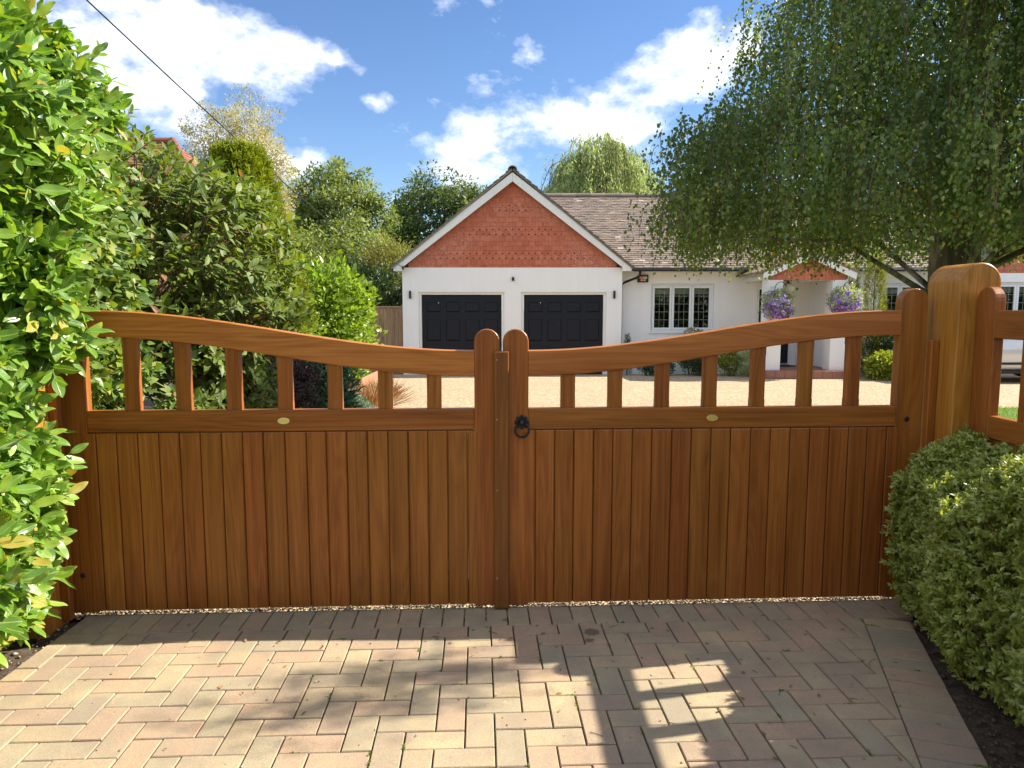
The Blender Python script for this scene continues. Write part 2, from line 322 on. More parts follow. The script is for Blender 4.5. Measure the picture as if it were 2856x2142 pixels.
# ------------------------------------------------------------------ world: clear sky with broken cloud
def build_world():
    w = bpy.data.worlds.new('World'); scene.world = w; w.use_nodes = True
    t = NT(w.node_tree); nt = w.node_tree
    bg = nt.nodes['Background']; out = nt.nodes['World Output']
    sky = t.n('ShaderNodeTexSky', sky_type='NISHITA'); sky.sun_disc = False
    sky.sun_elevation = math.asin(SUNV.z); sky.sun_rotation = math.atan2(SUNV.x, SUNV.y)
    sky.altitude = 60; sky.air_density = 1.0; sky.dust_density = 0.0; sky.ozone_density = 3.0
    hs = t.n('ShaderNodeHueSaturation'); hs.inputs['Saturation'].default_value = 1.12; hs.inputs['Hue'].default_value = .507; t.l(sky.outputs[0], hs.inputs['Color']); t.l(hs.outputs[0], bg.inputs[0]); bg.inputs[1].default_value = SKY
    tc = t.n('ShaderNodeTexCoord'); d = tc.outputs['Generated']
    sx = t.n('ShaderNodeSeparateXYZ'); t.l(d, sx.inputs[0])
    az = t.math('ARCTAN2', sx.outputs[0], sx.outputs[1]); el = t.math('ARCSINE', sx.outputs[2])
    S = 2856 / 2212.0
    blobs = [(160, 55, 290, 95), (420, 60, 190, 66), (610, 135, 105, 58), (330, 215, 170, 70), (520, 120, 120, 55), (640, 350, 100, 40), (480, 300, 110, 60),
             (1060, 315, 150, 52), (1250, 235, 105, 44), (1390, 190, 110, 48), (1500, 125, 115, 58), (1560, 85, 80, 45), (1000, 385, 120, 34),
             (1320, 280, 120, 40), (818, 224, 42, 20), (775, 148, 24, 15), (855, 425, 36, 22), (730, 130, 30, 13), (1530, 25, 40, 18)]
    m = None
    for (x, y, rx, ry) in blobs:
        r = ray(x * S, y * S).normalized(); a, e = math.atan2(r.x, r.y), math.asin(r.z)
        k = S / F * math.cos(math.atan((x * S - CX) / F)) ** 1.5
        rx, ry = rx * .93, ry * .93; u = t.math('MULTIPLY', t.math('SUBTRACT', az, a), 1 / (rx * k)); v = t.math('MULTIPLY', t.math('SUBTRACT', el, e), 1 / (ry * k))
        q = t.math('ADD', t.math('MULTIPLY', u, u), t.math('MULTIPLY', v, v))
        q = t.math('EXPONENT', t.math('MULTIPLY', q, -.95))
        if rx < 60: q = t.math('MULTIPLY', q, .72)
        m = q if m is None else t.math('ADD', m, q)
    m = t.math('MINIMUM', m, 1.15)
    n1 = t.noise(t.mapv(d, (1, 1, 1.6)), 6.5, 6, .62, .2); n2 = t.noise(t.mapv(d, (1, 1, 1.5), (3, 1, 2)), 21, 4, .62)
    nn = t.math('ADD', t.math('MULTIPLY', n1, .72), t.math('MULTIPLY', n2, .28))
    # unseen cloud outside the view, made denser than in view to add fill light
    away = t.n('ShaderNodeMapRange'); t.l(sx.outputs[1], away.inputs[0]); away.inputs[1].default_value = .62; away.inputs[2].default_value = .3
    field = t.math('MULTIPLY', t.ramp(t.noise(d, 2.4, 4, .5), [(.36, 0.0), (.50, 1.0)]), t.math('MULTIPLY', away.outputs[0], .95))
    m = t.math('MAXIMUM', m, field)
    f = t.math('ADD', t.math('MULTIPLY', m, .66), t.math('MULTIPLY', t.math('SUBTRACT', nn, .5), 3.3))
    cov = t.ramp(f, [(.20, 0.0), (.42, .28), (.66, .78), (.95, 1.0)], 'LINEAR')
    shade = t.ramp(t.math('ADD', t.math('MULTIPLY', n2, .6), t.math('MULTIPLY', n1, .5)), [(.38, (.17, .20, .27)), (.55, (.29, .305, .345)), (.74, (.42, .425, .435))])
    up = t.n('ShaderNodeMapRange'); t.l(el, up.inputs[0]); up.inputs[1].default_value = -.02; up.inputs[2].default_value = .05
    em = t.n('ShaderNodeBackground'); t.l(shade, em.inputs[0]); em.inputs[1].default_value = 1.0
    mx = t.n('ShaderNodeMixShader'); t.l(t.math('MULTIPLY', cov, up.outputs[0]), mx.inputs[0]); t.l(bg.outputs[0], mx.inputs[1]); t.l(em.outputs[0], mx.inputs[2])
    t.l(mx.outputs[0], out.inputs[0])
    w.cycles.sampling_method = 'MANUAL'; w.cycles.sample_map_resolution = 1024
build_world()

# ------------------------------------------------------------------ object helpers
def link(o, parent=None):
    COL.objects.link(o)
    if parent is not None: o.parent = parent
    return o
def thing(name, label, cat, loc=(0, 0, 0), rz=0.0, group=None):
    o = bpy.data.objects.new(name, None); link(o); o.location = loc; o.rotation_euler = (0, 0, rz)
    o.empty_display_size = .1; o['label'] = label; o['category'] = cat
    if group: o['group'] = group
    return o
def tag(o, label, cat, group=None):
    o['label'] = label; o['category'] = cat
    if group: o['group'] = group
    return o
class G:
    """collects geometry for one mesh"""
    def __init__(s): s.v = []; s.f = []; s.r = []
    def add(s, vs, fs, r=None):
        b = len(s.v); s.v += [tuple(q) for q in vs]; s.f += [tuple(i + b for i in f) for f in fs]
        s.r += [random.random() if r is None else r] * len(vs); return s
    def box(s, x0, x1, y0, y1, z0, z1, c=0.0):
        if c <= 0:
            vs = [(x, y, z) for z in (z0, z1) for y in (y0, y1) for x in (x0, x1)]
            return s.add(vs, [(0, 2, 3, 1), (4, 5, 7, 6), (0, 1, 5, 4), (2, 6, 7, 3), (0, 4, 6, 2), (1, 3, 7, 5)])
        bm = bmesh.new(); bmesh.ops.create_cube(bm, size=1)
        for w in bm.verts: w.co = ((x0 + x1) / 2 + w.co.x * (x1 - x0), (y0 + y1) / 2 + w.co.y * (y1 - y0), (z0 + z1) / 2 + w.co.z * (z1 - z0))
        bmesh.ops.bevel(bm, geom=bm.edges[:], offset=c, segments=1, affect='EDGES')
        bm.verts.index_update(); s.add([w.co[:] for w in bm.verts], [[w.index for w in f.verts] for f in bm.faces]); bm.free(); return s
    def outline(s, pts, a0, a1, c=0.0, plane='xz', c2=None):
        """extrude a convex-ish outline (counter-clockwise in its plane) from a0 to a1, chamfered"""
        n = len(pts); P = [Vector(p) for p in pts]
        area = sum(P[i].x * P[(i + 1) % n].y - P[(i + 1) % n].x * P[i].y for i in range(n))
        if area < 0: P.reverse()
        def inset(d):
            o = []
            for i in range(n):
                e1 = (P[i] - P[i - 1]).normalized(); e2 = (P[(i + 1) % n] - P[i]).normalized()
                n1 = Vector((-e1.y, e1.x)); n2 = Vector((-e2.y, e2.x)); q = n1 + n2
                k = max(.35, (1 + n1.dot(n2)) / 2) if q.length else 1
                o.append(P[i] + (q / 2) / k * d if q.length > 1e-6 else P[i])
            return o
        sg = 1 if a1 > a0 else -1; c2 = c if c2 is None else c2
        rings = [(inset(c) if c else P, a0)] + ([(P, a0 + sg * c)] if c else []) + ([(P, a1 - sg * c2)] if c2 else []) + [(inset(c2) if c2 else P, a1)]
        put = {'xz': lambda p, a: (p.x, a, p.y), 'xy': lambda p, a: (p.x, p.y, a), 'yz': lambda p, a: (a, p.x, p.y)}[plane]
        vs = [put(p, a) for R, a in rings for p in R]; fs = [tuple(range(n)), tuple(reversed(range((len(rings) - 1) * n, len(rings) * n)))]
        for k in range(len(rings) - 1):
            for i in range(n):
                j = (i + 1) % n; fs.append((k * n + j, k * n + i, (k + 1) * n + i, (k + 1) * n + j))
        s.add(vs, fs); return s
    def sweep(s, rings, closed=True, caps=True):
        n = len(rings[0]); vs = [tuple(p) for r in rings for p in r]; fs = []
        for k in range(len(rings) - 1):
            for i in range(n if closed else n - 1):
                j = (i + 1) % n; fs.append((k * n + i, k * n + j, (k + 1) * n + j, (k + 1) * n + i))
        if caps: fs += [tuple(reversed(range(n))), tuple(range((len(rings) - 1) * n, len(rings) * n))]
        return s.add(vs, fs)
    def tube(s, pts, rad, n=6, caps=True):
        pts = [Vector(p) for p in pts]; rings = []; ref = Vector((.3, .2, 1)).normalized()
        for i, p in enumerate(pts):
            d = (pts[min(i + 1, len(pts) - 1)] - pts[max(i - 1, 0)]).normalized()
            u = d.cross(ref); u = (d.cross(Vector((1, 0, 0))) if u.length < .05 else u).normalized(); w = d.cross(u)
            r = rad[i] if isinstance(rad, (list, tuple)) else rad
            rings.append([p + (u * math.cos(a) + w * math.sin(a)) * r for a in [2 * math.pi * q / n for q in range(n)]])
        return s.sweep(rings, True, caps)
    def lathe(s, prof, loc=(0, 0, 0), n=16):
        rings = [[(loc[0] + r * math.cos(2 * math.pi * q / n), loc[1] + r * math.sin(2 * math.pi * q / n), loc[2] + z) for q in range(n)] for r, z in prof]
        return s.sweep(rings)
    def mesh(s, name, mat):
        me = bpy.data.meshes.new(name); me.from_pydata(s.v, [], s.f); me.materials.append(mat)
        a = me.attributes.new('rnd', 'FLOAT', 'POINT'); a.data.foreach_set('value', np.array(s.r if s.keep else [0.0] * len(s.v), np.float32))
        bm = bmesh.new(); bm.from_mesh(me); bmesh.ops.recalc_face_normals(bm, faces=bm.faces[:]); bm.to_mesh(me); bm.free()
        return me
    keep = False
    def obj(s, name, mat, parent=None, smooth=False, keep=False, loc=None):
        s.keep = keep; o = bpy.data.objects.new(name, s.mesh(name, MAT[mat] if isinstance(mat, str) else mat)); link(o, parent)
        if smooth: o.data.polygons.foreach_set('use_smooth', [True] * len(o.data.polygons))
        if loc is not None: o.location = loc
        return o
def inst(src, name, parent, loc, rot=(0, 0, 0), scale=None):
    o = bpy.data.objects.new(name, src); link(o, parent); o.location = loc; o.rotation_euler = rot
    if scale is not None: o.scale = scale
    return o
def clip(poly, a, b, c):
    """keep the part of a 2-D polygon with a*x+b*y+c >= 0"""
    o = []
    for i in range(len(poly)):
        p, q = poly[i - 1], poly[i]; dp, dq = a * p[0] + b * p[1] + c, a * q[0] + b * q[1] + c
        if (dp >= 0) != (dq >= 0):
            k = dp / (dp - dq); o.append((p[0] + (q[0] - p[0]) * k, p[1] + (q[1] - p[1]) * k))
        if dq >= 0: o.append(q)
    return o
def structure(o): o['kind'] = 'structure'; return o
def stuff(o): o['kind'] = 'stuff'; return o

# ------------------------------------------------------------------ leaf helpers
def T_kite(w=.6, fold=.12, wide=.42):
    v = np.array([(0, 0, 0), (w / 2, wide, fold), (0, 1, 0), (-w / 2, wide, fold)], np.float32)
    return v, [(0, 1, 2), (0, 2, 3)], v[:, :2] * [1 / w, 1] + [.5, 0]
def T_leaf(w=.4, fold=.08, droop=.18, p1=.3, p2=.66, w2=.85):
    v = []; 
    def z(y): return -droop * y * y
    v = [(0, 0, 0), (-w / 2, p1, z(p1) + fold), (0, p1, z(p1)), (w / 2, p1, z(p1) + fold), (-w / 2 * w2, p2, z(p2) + fold * w2), (0, p2, z(p2)), (w / 2 * w2, p2, z(p2) + fold * w2), (0, 1, z(1))]
    v = np.array(v, np.float32); return v, [(0, 2, 1), (0, 3, 2), (1, 2, 5, 4), (2, 3, 6, 5), (4, 5, 7), (5, 6, 7)], v[:, :2] * [1 / w, 1] + [.5, 0]
def T_fine(w=.4, fold=.05, droop=.16, curl=.02):
    v = [(0, 0, 0)]; f = []; ys = [.12, .28, .46, .64, .8, .92]; ws = [.45, .82, 1, .93, .68, .36]
    for y, k in zip(ys, ws):
        z = -droop * y * y + curl * math.sin(y * 9)
        v += [(-w / 2 * k, y, z + fold * k), (0, y, z), (w / 2 * k, y, z + fold * k)]
    v.append((0, 1.0, -droop)); f += [(0, 2, 1), (0, 3, 2)]
    for i in range(5):
        a = 1 + 3 * i; b = a + 3; f += [(a, a + 1, b + 1, b), (a + 1, a + 2, b + 2, b + 1)]
    f += [(16, 17, 19), (17, 18, 19)]
    v = np.array(v, np.float32); return v, f, v[:, :2] * [1 / w, 1] + [.5, 0]
def norm(a): return a / np.maximum(np.linalg.norm(a, axis=1, keepdims=True), 1e-9)
def leaves(name, P, D, N, S, templ, tint, mat, parent=None, smooth=True):
    tv, tf, tuv = templ; n = len(P); k = len(tv)
    D = norm(np.asarray(D, np.float64)); B = norm(np.cross(D, N)); Z = np.cross(B, D); S = np.asarray(S).reshape(-1, 1, 1)
    V = np.asarray(P)[:, None, :] + S * (tv[None, :, 0:1] * B[:, None] + tv[None, :, 1:2] * D[:, None] + tv[None, :, 2:3] * Z[:, None])
    me = bpy.data.meshes.new(name); me.vertices.add(n * k); me.vertices.foreach_set('co', V.astype(np.float32).ravel())
    lens = np.array([len(f) for f in tf]); flat = np.array([i for f in tf for i in f])
    loops = (flat[None, :] + (np.arange(n) * k)[:, None]).ravel(); tot = np.tile(lens, n)
    me.loops.add(len(loops)); me.loops.foreach_set('vertex_index', loops.astype(np.int32))
    me.polygons.add(len(tot)); st = np.concatenate([[0], np.cumsum(tot)[:-1]]); me.polygons.foreach_set('loop_start', st.astype(np.int32))
    if smooth: me.polygons.foreach_set('use_smooth', np.ones(len(tot), bool))
    a = me.attributes.new('tint', 'FLOAT', 'POINT'); a.data.foreach_set('value', np.repeat(np.clip(tint, 0, 1), k).astype(np.float32))
    uv = me.uv_layers.new(name='UVMap'); uv.data.foreach_set('uv', np.tile(tuv[flat], (n, 1)).astype(np.float32).ravel())
    me.materials.append(mat); me.update(calc_edges=True)
    o = bpy.data.objects.new(name, me); link(o, parent); return o
def rdir(n): return norm(rng.normal(size=(n, 3)))
def clumps(centers, radii, per, flat=1.0, shell=.55):
    """leaf positions and outward normals around clump centres"""
    n = len(centers) * per; c = np.repeat(centers, per, 0); r = np.repeat(radii, per)
    d = rdir(n); rr = (shell + (1 - shell) * rng.random(n)) ** .8
    P = c + d * (r * rr)[:, None] * np.array([1, 1, flat]); return P, d
def ellipsoid_points(n, c, r, shell=.45):
    d = rdir(n); k = (shell + (1 - shell) * rng.random(n) ** .6); return np.array(c) + d * k[:, None] * np.array(r), d

# ------------------------------------------------------------------ ground
def sheet(name, pts, mat, dz=0.0, ny=None):
    """flat polygon that follows the ground level"""
    g = G(); g.add([(x, y, gz(y) + dz) for x, y in pts], [tuple(range(len(pts)))]); o = g.obj(name, mat); return structure(o)
g = G(); ys = [-600, 3.5, 18.7, 900]
g.add([(x, y, gz(y) - .05) for y in ys for x in (-700, 700)], [(2 * i, 2 * i + 1, 2 * i + 3, 2 * i + 2) for i in range(3)])
structure(g.obj('ground', 'lawn'))
sheet('road', [(-80, -9), (80, -9), (80, -1.6), (-80, -1.6)], 'asphalt', -.03)
structure(G().add([(x, y, gz(y) - .012) for x, y in [(-2.35, 3.16), (2.6, 3.3), (2.75, 3.5), (-2.6, 3.5)]], [(0, 1, 2, 3)]).obj('gravel_strip', 'gravel'))
g = G(); rows = [(3.5, -2.6, 2.75), (6, -2.3, 3.2), (9.5, -2.3, 5.2), (11.4, -2.45, 7.2), (11.41, -2.45, 30), (14.5, -3.2, 30), (18.7, -3.35, 30)]
g.add([(x, y, gz(y) - .012) for y, a, b in rows for x in (a, b)], [(2 * i, 2 * i + 1, 2 * i + 3, 2 * i + 2) for i in range(len(rows) - 1)])
structure(g.obj('gravel_drive', 'gravel'))
sheet('soil_bed_beside_gravel', [(-9, 3.3), (-2.6, 3.5), (-2.3, 6), (-2.3, 9.5), (-2.45, 11.4), (-3.2, 14.5), (-3.35, 18.7), (-9, 18.7)], 'soil', -.02)
structure(G().add([(x, y, -.012) for x, y in [(-6, -1.5), (-1.90, -1.5), (-1.95, 2.6), (-1.99, 3.22), (-2.6, 3.3), (-6, 3.3)]], [(0, 1, 2, 3, 4, 5)]).obj('soil_bed', 'soil'))
structure(G().add([(x, y, -.019) for x, y in [(.85, .8), (6, -1.5), (6, 3.33), (1.6, 3.21)]], [(0, 1, 2, 3)]).obj('soil_bed_under_hedge', 'soil'))

# ------------------------------------------------------------------ block paving
YAW = math.atan(.047)
drive = structure(G().add([(x, y, -.013) for x, y in [(-1.985, .7), (.9, .7), (1.73, 3.21), (1.88, 3.215), (1.925, 3.425), (-2.02, 3.235)]], [(0, 1, 2, 3, 4, 5)]).obj('paved_driveway', 'joint'))
E1 = Vector((math.cos(YAW), math.sin(YAW), 0)); E2 = Vector((-math.sin(YAW), math.cos(YAW), 0)); O = Vector((-2.02, 3.222, 0))
def toW(u, v): p = O + E1 * u + E2 * v; return (p.x, p.y)
PV = []        # (polygon in world xy, is_full, centre, angle)
GAP = .0026
def half(p, q):   # left side of p->q
    a, b = -(q[1] - p[1]), q[0] - p[0]; return a, b, -(a * p[0] + b * p[1])
BI0, BI1 = (1.640, 3.219), (1.283, 2.098)            # inner line of the right-hand border
bd = Vector((BI0[0] - BI1[0], BI0[1] - BI1[1])).normalized(); bn = Vector((bd.y, -bd.x))
BI_far = (BI1[0] - bd.x * 1.5, BI1[1] - bd.y * 1.5)
LE0, LE1 = (-1.994, 3.30), (-1.955, .5)
def brick(u0, u1, v0, v1, clips):
    P = [toW(u0 + GAP, v0 + GAP), toW(u1 - GAP, v0 + GAP), toW(u1 - GAP, v1 - GAP), toW(u0 + GAP, v1 - GAP)]; Q = P
    for c in clips:
        Q = clip(Q, *c)
        if len(Q) < 3: return
    ar = abs(sum(Q[i - 1][0] * Q[i][1] - Q[i][0] * Q[i - 1][1] for i in range(len(Q)))) / 2
    if ar < .0006: return
    full = abs(ar - (u1 - u0 - 2 * GAP) * (v1 - v0 - 2 * GAP)) < 1e-5
    PV.append((Q, full, u1 - u0 > v1 - v0))
W = .1008
for i in range(40): brick(i * W - .02, i * W + W - .02, -.2016, 0, [half(LE0, LE1), half((1.875, 3.2), (1.985, 3.6))])
inner = [half(LE0, LE1), half(BI_far, (BI0[0] + bd.x * .3, BI0[1] + bd.y * .3)), half(toW(5, -.2016), toW(-1, -.2016))]
inner[1] = half(BI_far, (BI0[0] + bd.x * .3, BI0[1] + bd.y * .3))
# lattice: horizontal bricks at (k + 4m, k) and vertical bricks beside them
for k in range(0, 27):
    for mth in range(-8, 12):
        u0 = (k % 4 + 4 * mth) * W; v0 = -.2016 - (k + 1) * W
        brick(u0, u0 + 2 * W, v0, v0 + W, inner)
        brick(u0 + 2 * W, u0 + 3 * W, v0, v0 + 2 * W, inner) if k > 0 else None
        if k == 0: brick(u0 + 2 * W, u0 + 3 * W, v0, v0 + W, inner)
        # cell column +3 in this row is the lower half of the vertical brick laid by row k+1
n_b = 26
for i in range(n_b):
    a = Vector(BI0) - bd * (i * W) + bd * .0; p = a - bd * GAP; q = a - bd * (W - GAP); s1 = bn * .004; s2 = bn * .2055
    Q = [(p + s1)[:], (p + s2)[:], (q + s2)[:], (q + s1)[:]]; Q = clip([(x, y) for x, y in Q], *half(toW(5, -.2016 - GAP), toW(-1, -.2016 - GAP)))
    if len(Q) > 2: PV.append((Q, False, False))
def paver_geo(g, Q, cx, cy, dz=0.0, r=None):
    P = [Vector((x - cx, y - cy)) for x, y in Q]; n = len(P)
    if sum(P[i - 1].x * P[i].y - P[i].x * P[i - 1].y for i in range(n)) < 0: P.reverse()
    c = .0042; o = []
    for i in range(n):
        e1 = (P[i] - P[i - 1]).normalized(); e2 = (P[(i + 1) % n] - P[i]).normalized()
        q = Vector((-e1.y, e1.x)) + Vector((-e2.y, e2.x)); o.append(P[i] + q * .5 * c * 1.2)
    vs = [(p.x, p.y, -.05 + dz) for p in P] + [(p.x, p.y, -.0036 + dz) for p in P] + [(p.x, p.y, dz) for p in o]
    fs = [tuple(range(2 * n, 3 * n))]
    for k in range(2):
        for i in range(n): j = (i + 1) % n; fs.append((k * n + i, k * n + j, (k + 1) * n + j, (k + 1) * n + i))
    g.add(vs, fs, r)
def vis(Q):
    cx = sum(p[0] for p in Q) / len(Q); cy = sum(p[1] for p in Q) / len(Q)
    return cy > 2.04 and abs(cx) / cy < .74, cx, cy
rank = []
for i, (Q, full, hor) in enumerate(PV):
    ok, cx, cy = vis(Q); rank.append((0 if ok else 1, cx * cx + cy * cy, i))
rank.sort(); chosen = {i for o, d, i in rank[:300] if o == 0}
full_mesh = {}
rest = G()
for i, (Q, full, hor) in enumerate(PV):
    cx = sum(p[0] for p in Q) / len(Q); cy = sum(p[1] for p in Q) / len(Q); dz = random.uniform(-.0022, .0016)
    if i in chosen:
        if full:
            if hor not in full_mesh:
                g = G(); paver_geo(g, Q, cx, cy); full_mesh[hor] = g.mesh('paver', MAT['paver'])
            o = inst(full_mesh[hor], 'brick', drive, (cx, cy, dz), (random.uniform(-.004, .004), random.uniform(-.004, .004), random.uniform(-.005, .005)))
        else:
            g = G(); paver_geo(g, Q, cx, cy); o = g.obj('brick', 'paver', drive, loc=(cx, cy, dz))
    else: paver_geo(rest, [(x, y) for x, y in Q], 0, 0, dz)
if rest.v: stuff(rest.obj('bricks_beyond', 'paver', drive, keep=True))

def pebbles(name, P, S, parent=None, mat='pebble', flat=.7):
    oct_v = np.array([(1, 0, 0), (-1, 0, 0), (0, 1, 0), (0, -1, 0), (0, 0, 1), (0, 0, -1)], np.float32) * .5
    tf = [(0, 2, 4), (2, 1, 4), (1, 3, 4), (3, 0, 4), (2, 0, 5), (1, 2, 5), (3, 1, 5), (0, 3, 5)]
    n = len(P); D = rdir(n); D[:, 2] *= .3; N = rdir(n) * .35 + [0, 0, 1]
    t = oct_v * [1.0, 1.35, flat]
    return leaves(name, P, D, N, S, (t, tf, t[:, :2]), rng.random(n), MAT[mat], parent)
n = 9000; x = rng.uniform(-2.05, 2.0, n); y = 3.236 + .047 * (x + 2.02) + rng.random(n) ** 1.3 * .32
P = np.stack([x, y, -.006 + rng.random(n) * .008], 1)
stuff(pebbles('gravel_under_gate', P, rng.uniform(.005, .012, n)))
n = 170; x = rng.uniform(-1.9, 1.6, n); y = rng.uniform(1.9, 3.15, n); P = np.stack([x, y, np.full(n, .002)], 1)
stuff(pebbles('grit_on_paving', P, rng.uniform(.003, .010, n) * (rng.random(n) > .25)))
n = 900; x = rng.uniform(-3, -1.98, n); y = rng.uniform(1.8, 3.2, n); P = np.stack([x, y, np.full(n, -.006)], 1)
stuff(pebbles('stones_in_soil_bed', P, rng.uniform(.005, .022, n) * (.5 + rng.random(n))))
n = 500; y = rng.uniform(1.6, 3.2, n); x = 1.52 + (y - 2.1) * .31 + rng.random(n) * .3; P = np.stack([x, y, np.full(n, -.006)], 1)
stuff(pebbles('mulch_under_hedge', P, rng.uniform(.006, .02, n), mat='bark_dark', flat=.4))
# moss and weed tufts in the joints
P = []; N_ = []
for (Q, full, hor) in PV:
    ok, cx, cy = vis(Q)
    if not ok or random.random() > .34 or cx < -.9: continue
    k = random.randrange(len(Q)); a, b = Vector(Q[k - 1]), Vector(Q[k]); t0 = random.random()
    for q in range(random.randint(6, 26)):
        p = a.lerp(b, min(1, t0 + q * .012)); P.append((p.x + random.gauss(0, .0022), p.y + random.gauss(0, .0022), -.004 + random.random() * .003))
P = np.array(P); n = len(P)
stuff(leaves('moss_in_joints', P, rdir(n) * [.6, .6, .2] + [0, 0, .6], rdir(n), rng.uniform(.004, .010, n), T_kite(.7), rng.random(n), L['grass']))

# ------------------------------------------------------------------ gates
GA = 3.295
def gl(x): return x / math.cos(YAW)           # world X on the gate plane -> distance along the gate
KS = .9704
def zz(z): return H + (z - H) * KS
def round_top(x0, x1, z0, z1, n=12):
    r = (x1 - x0) / 2; cx = (x0 + x1) / 2; zc = z1 - r
    return [(x0, z0), (x1, z0)] + [(cx + r * math.cos(math.pi * i / n), zc + r * math.sin(math.pi * i / n)) for i in range(n + 1)]
Z_BOT, Z_MB, Z_MT = .022, zz(.853), zz(.954)
def railz(t): return .5 - .5 * math.cos(math.pi * min(1, max(0, t)))
def make_gate(side, name, label):
    """side -1 left leaf, +1 right leaf; local x along the gate, local y away from the drive"""
    if side < 0: xm0, xm1, xh0, xh1 = -.1745, -.0565, -2.050, -1.932
    else: xm0, xm1, xh0, xh1 = -.0405, .0770, 1.838, 1.966
    cxm = (min(xm0, xh0) + max(xm1, xh1)) / 2
    root = thing(name, label, 'gate', (E1 * gl(cxm) + Vector((0, GA, 0)))[:], YAW, 'pair of wooden driveway gates')
    s = gl(1.0)
    X = lambda x: (x - cxm) * s
    xin_m = xm0 if side < 0 else xm1; xin_h = xh1 if side < 0 else xh0
    G().outline([(X(a), b) for a, b in round_top(xm0, xm1, Z_BOT - .004, zz(1.336))], 0, .058, .0035).obj('stile', 'wood_v', root)
    G().outline([(X(a), b) for a, b in round_top(xh0, xh1, Z_BOT - .004, zz(1.53))], 0, .058, .0035).obj('stile', 'wood_v', root)
    # swept top rail
    rings = []; a, b = X(xin_m), X(xin_h); NS = 40; c = .004
    for i in range(NS + 1):
        t = i / NS; x = a + (b - a) * t; u = .191 * KS * railz(t); zt, zb = zz(1.234) + u, zz(1.112) + u; y0, y1 = .001, .057
        rings.append([(x, y0 + c, zb), (x, y0, zb + c), (x, y0, zt - c), (x, y0 + c, zt), (x, y1 - c, zt), (x, y1, zt - c), (x, y1, zb + c), (x, y1 - c, zb)])
    G().sweep(rings).obj('top_rail', 'wood_rail', root)
    lo, hi = min(a, b), max(a, b)
    G().box(lo, hi, .001, .057, Z_MB, Z_MT, .0035).obj('middle_rail', 'wood_h', root)
    G().box(lo - .01, hi + .01, .030, .056, Z_BOT, Z_BOT + .11, .003).obj('bottom_rail', 'wood_h', root)
    # pickets between the rails
    pk = [(-1.813, -1.752), (-1.579, -1.515), (-1.345, -1.281), (-1.108, -1.042), (-.872, -.811), (-.638, -.569), (-.405, -.339)] if side < 0 else \
         [(.236, .306), (.465, .535), (.695, .767), (.93, 1.0), (1.167, 1.237), (1.404, 1.474), (1.641, 1.711)]
    for p0, p1 in pk:
        x0, x1 = X((p0 + p1) / 2 * KS - .0335), X((p0 + p1) / 2 * KS + .0335); t = ((x0 + x1) / 2 - a) / (b - a)
        zt = zz(1.112) + .191 * KS * railz(t) + .012
        # stopped chamfers: the middle length is slimmer than the ends
        z0 = Z_MT - .004; z1 = z0 + .036; z2 = zt - .05; ch = .005; g = G(); rr = []
        for z, k in ((z0, .0012), (z1, .0012), (z1 + .006, ch), (z2, ch), (z2 + .006, .0012), (zt, .0012)):
            y0, y1 = .010, .046
            rr.append([(x0 + k, y0, z), (x1 - k, y0, z), (x1, y0 + k, z), (x1, y1 - k, z), (x1 - k, y1, z), (x0 + k, y1, z), (x0, y1 - k, z), (x0, y0 + k, z)])
        g.sweep(rr); g.obj('picket', 'wood_v', root)
    sm = [-2.013, -1.955, -1.861, -1.764, -1.667, -1.571, -1.475, -1.377, -1.279, -1.182, -1.081, -.98, -.886, -.79, -.692, -.595, -.498, -.404, -.31, -.214, -.16] if side < 0 else \
         [.059, .113, .207, .3, .397, .491, .586, .682, .78, .876, .974, 1.071, 1.171, 1.269, 1.368, 1.466, 1.564, 1.661, 1.755, 1.853, 1.911]
    for i in range(len(sm) - 1):
        x0, x1 = X(sm[i] * KS) + .0001, X(sm[i + 1] * KS) - .0001
        g = G().outline([(x0 + .0017, Z_BOT + .004), (x1 - .0017, Z_BOT + .004), (x1 - .0017, Z_MB - .004), (x0 + .0017, Z_MB - .004)], -.0015, .013, .0042, c2=0)
        g.box(x0 + .0002, x1 - .0002, .0132, .026, Z_BOT + .005, Z_MB - .003); g.obj('board', 'wood_v', root)
    return root, X
left_gate, XL = make_gate(-1, 'driveway_gate', 'brown wooden gate leaf hung beside the leafy laurel hedge, with a plain pale oval plaque')
right_gate, XR = make_gate(1, 'driveway_gate', 'brown wooden gate leaf with the black ring handle, hung from the tall golden post')
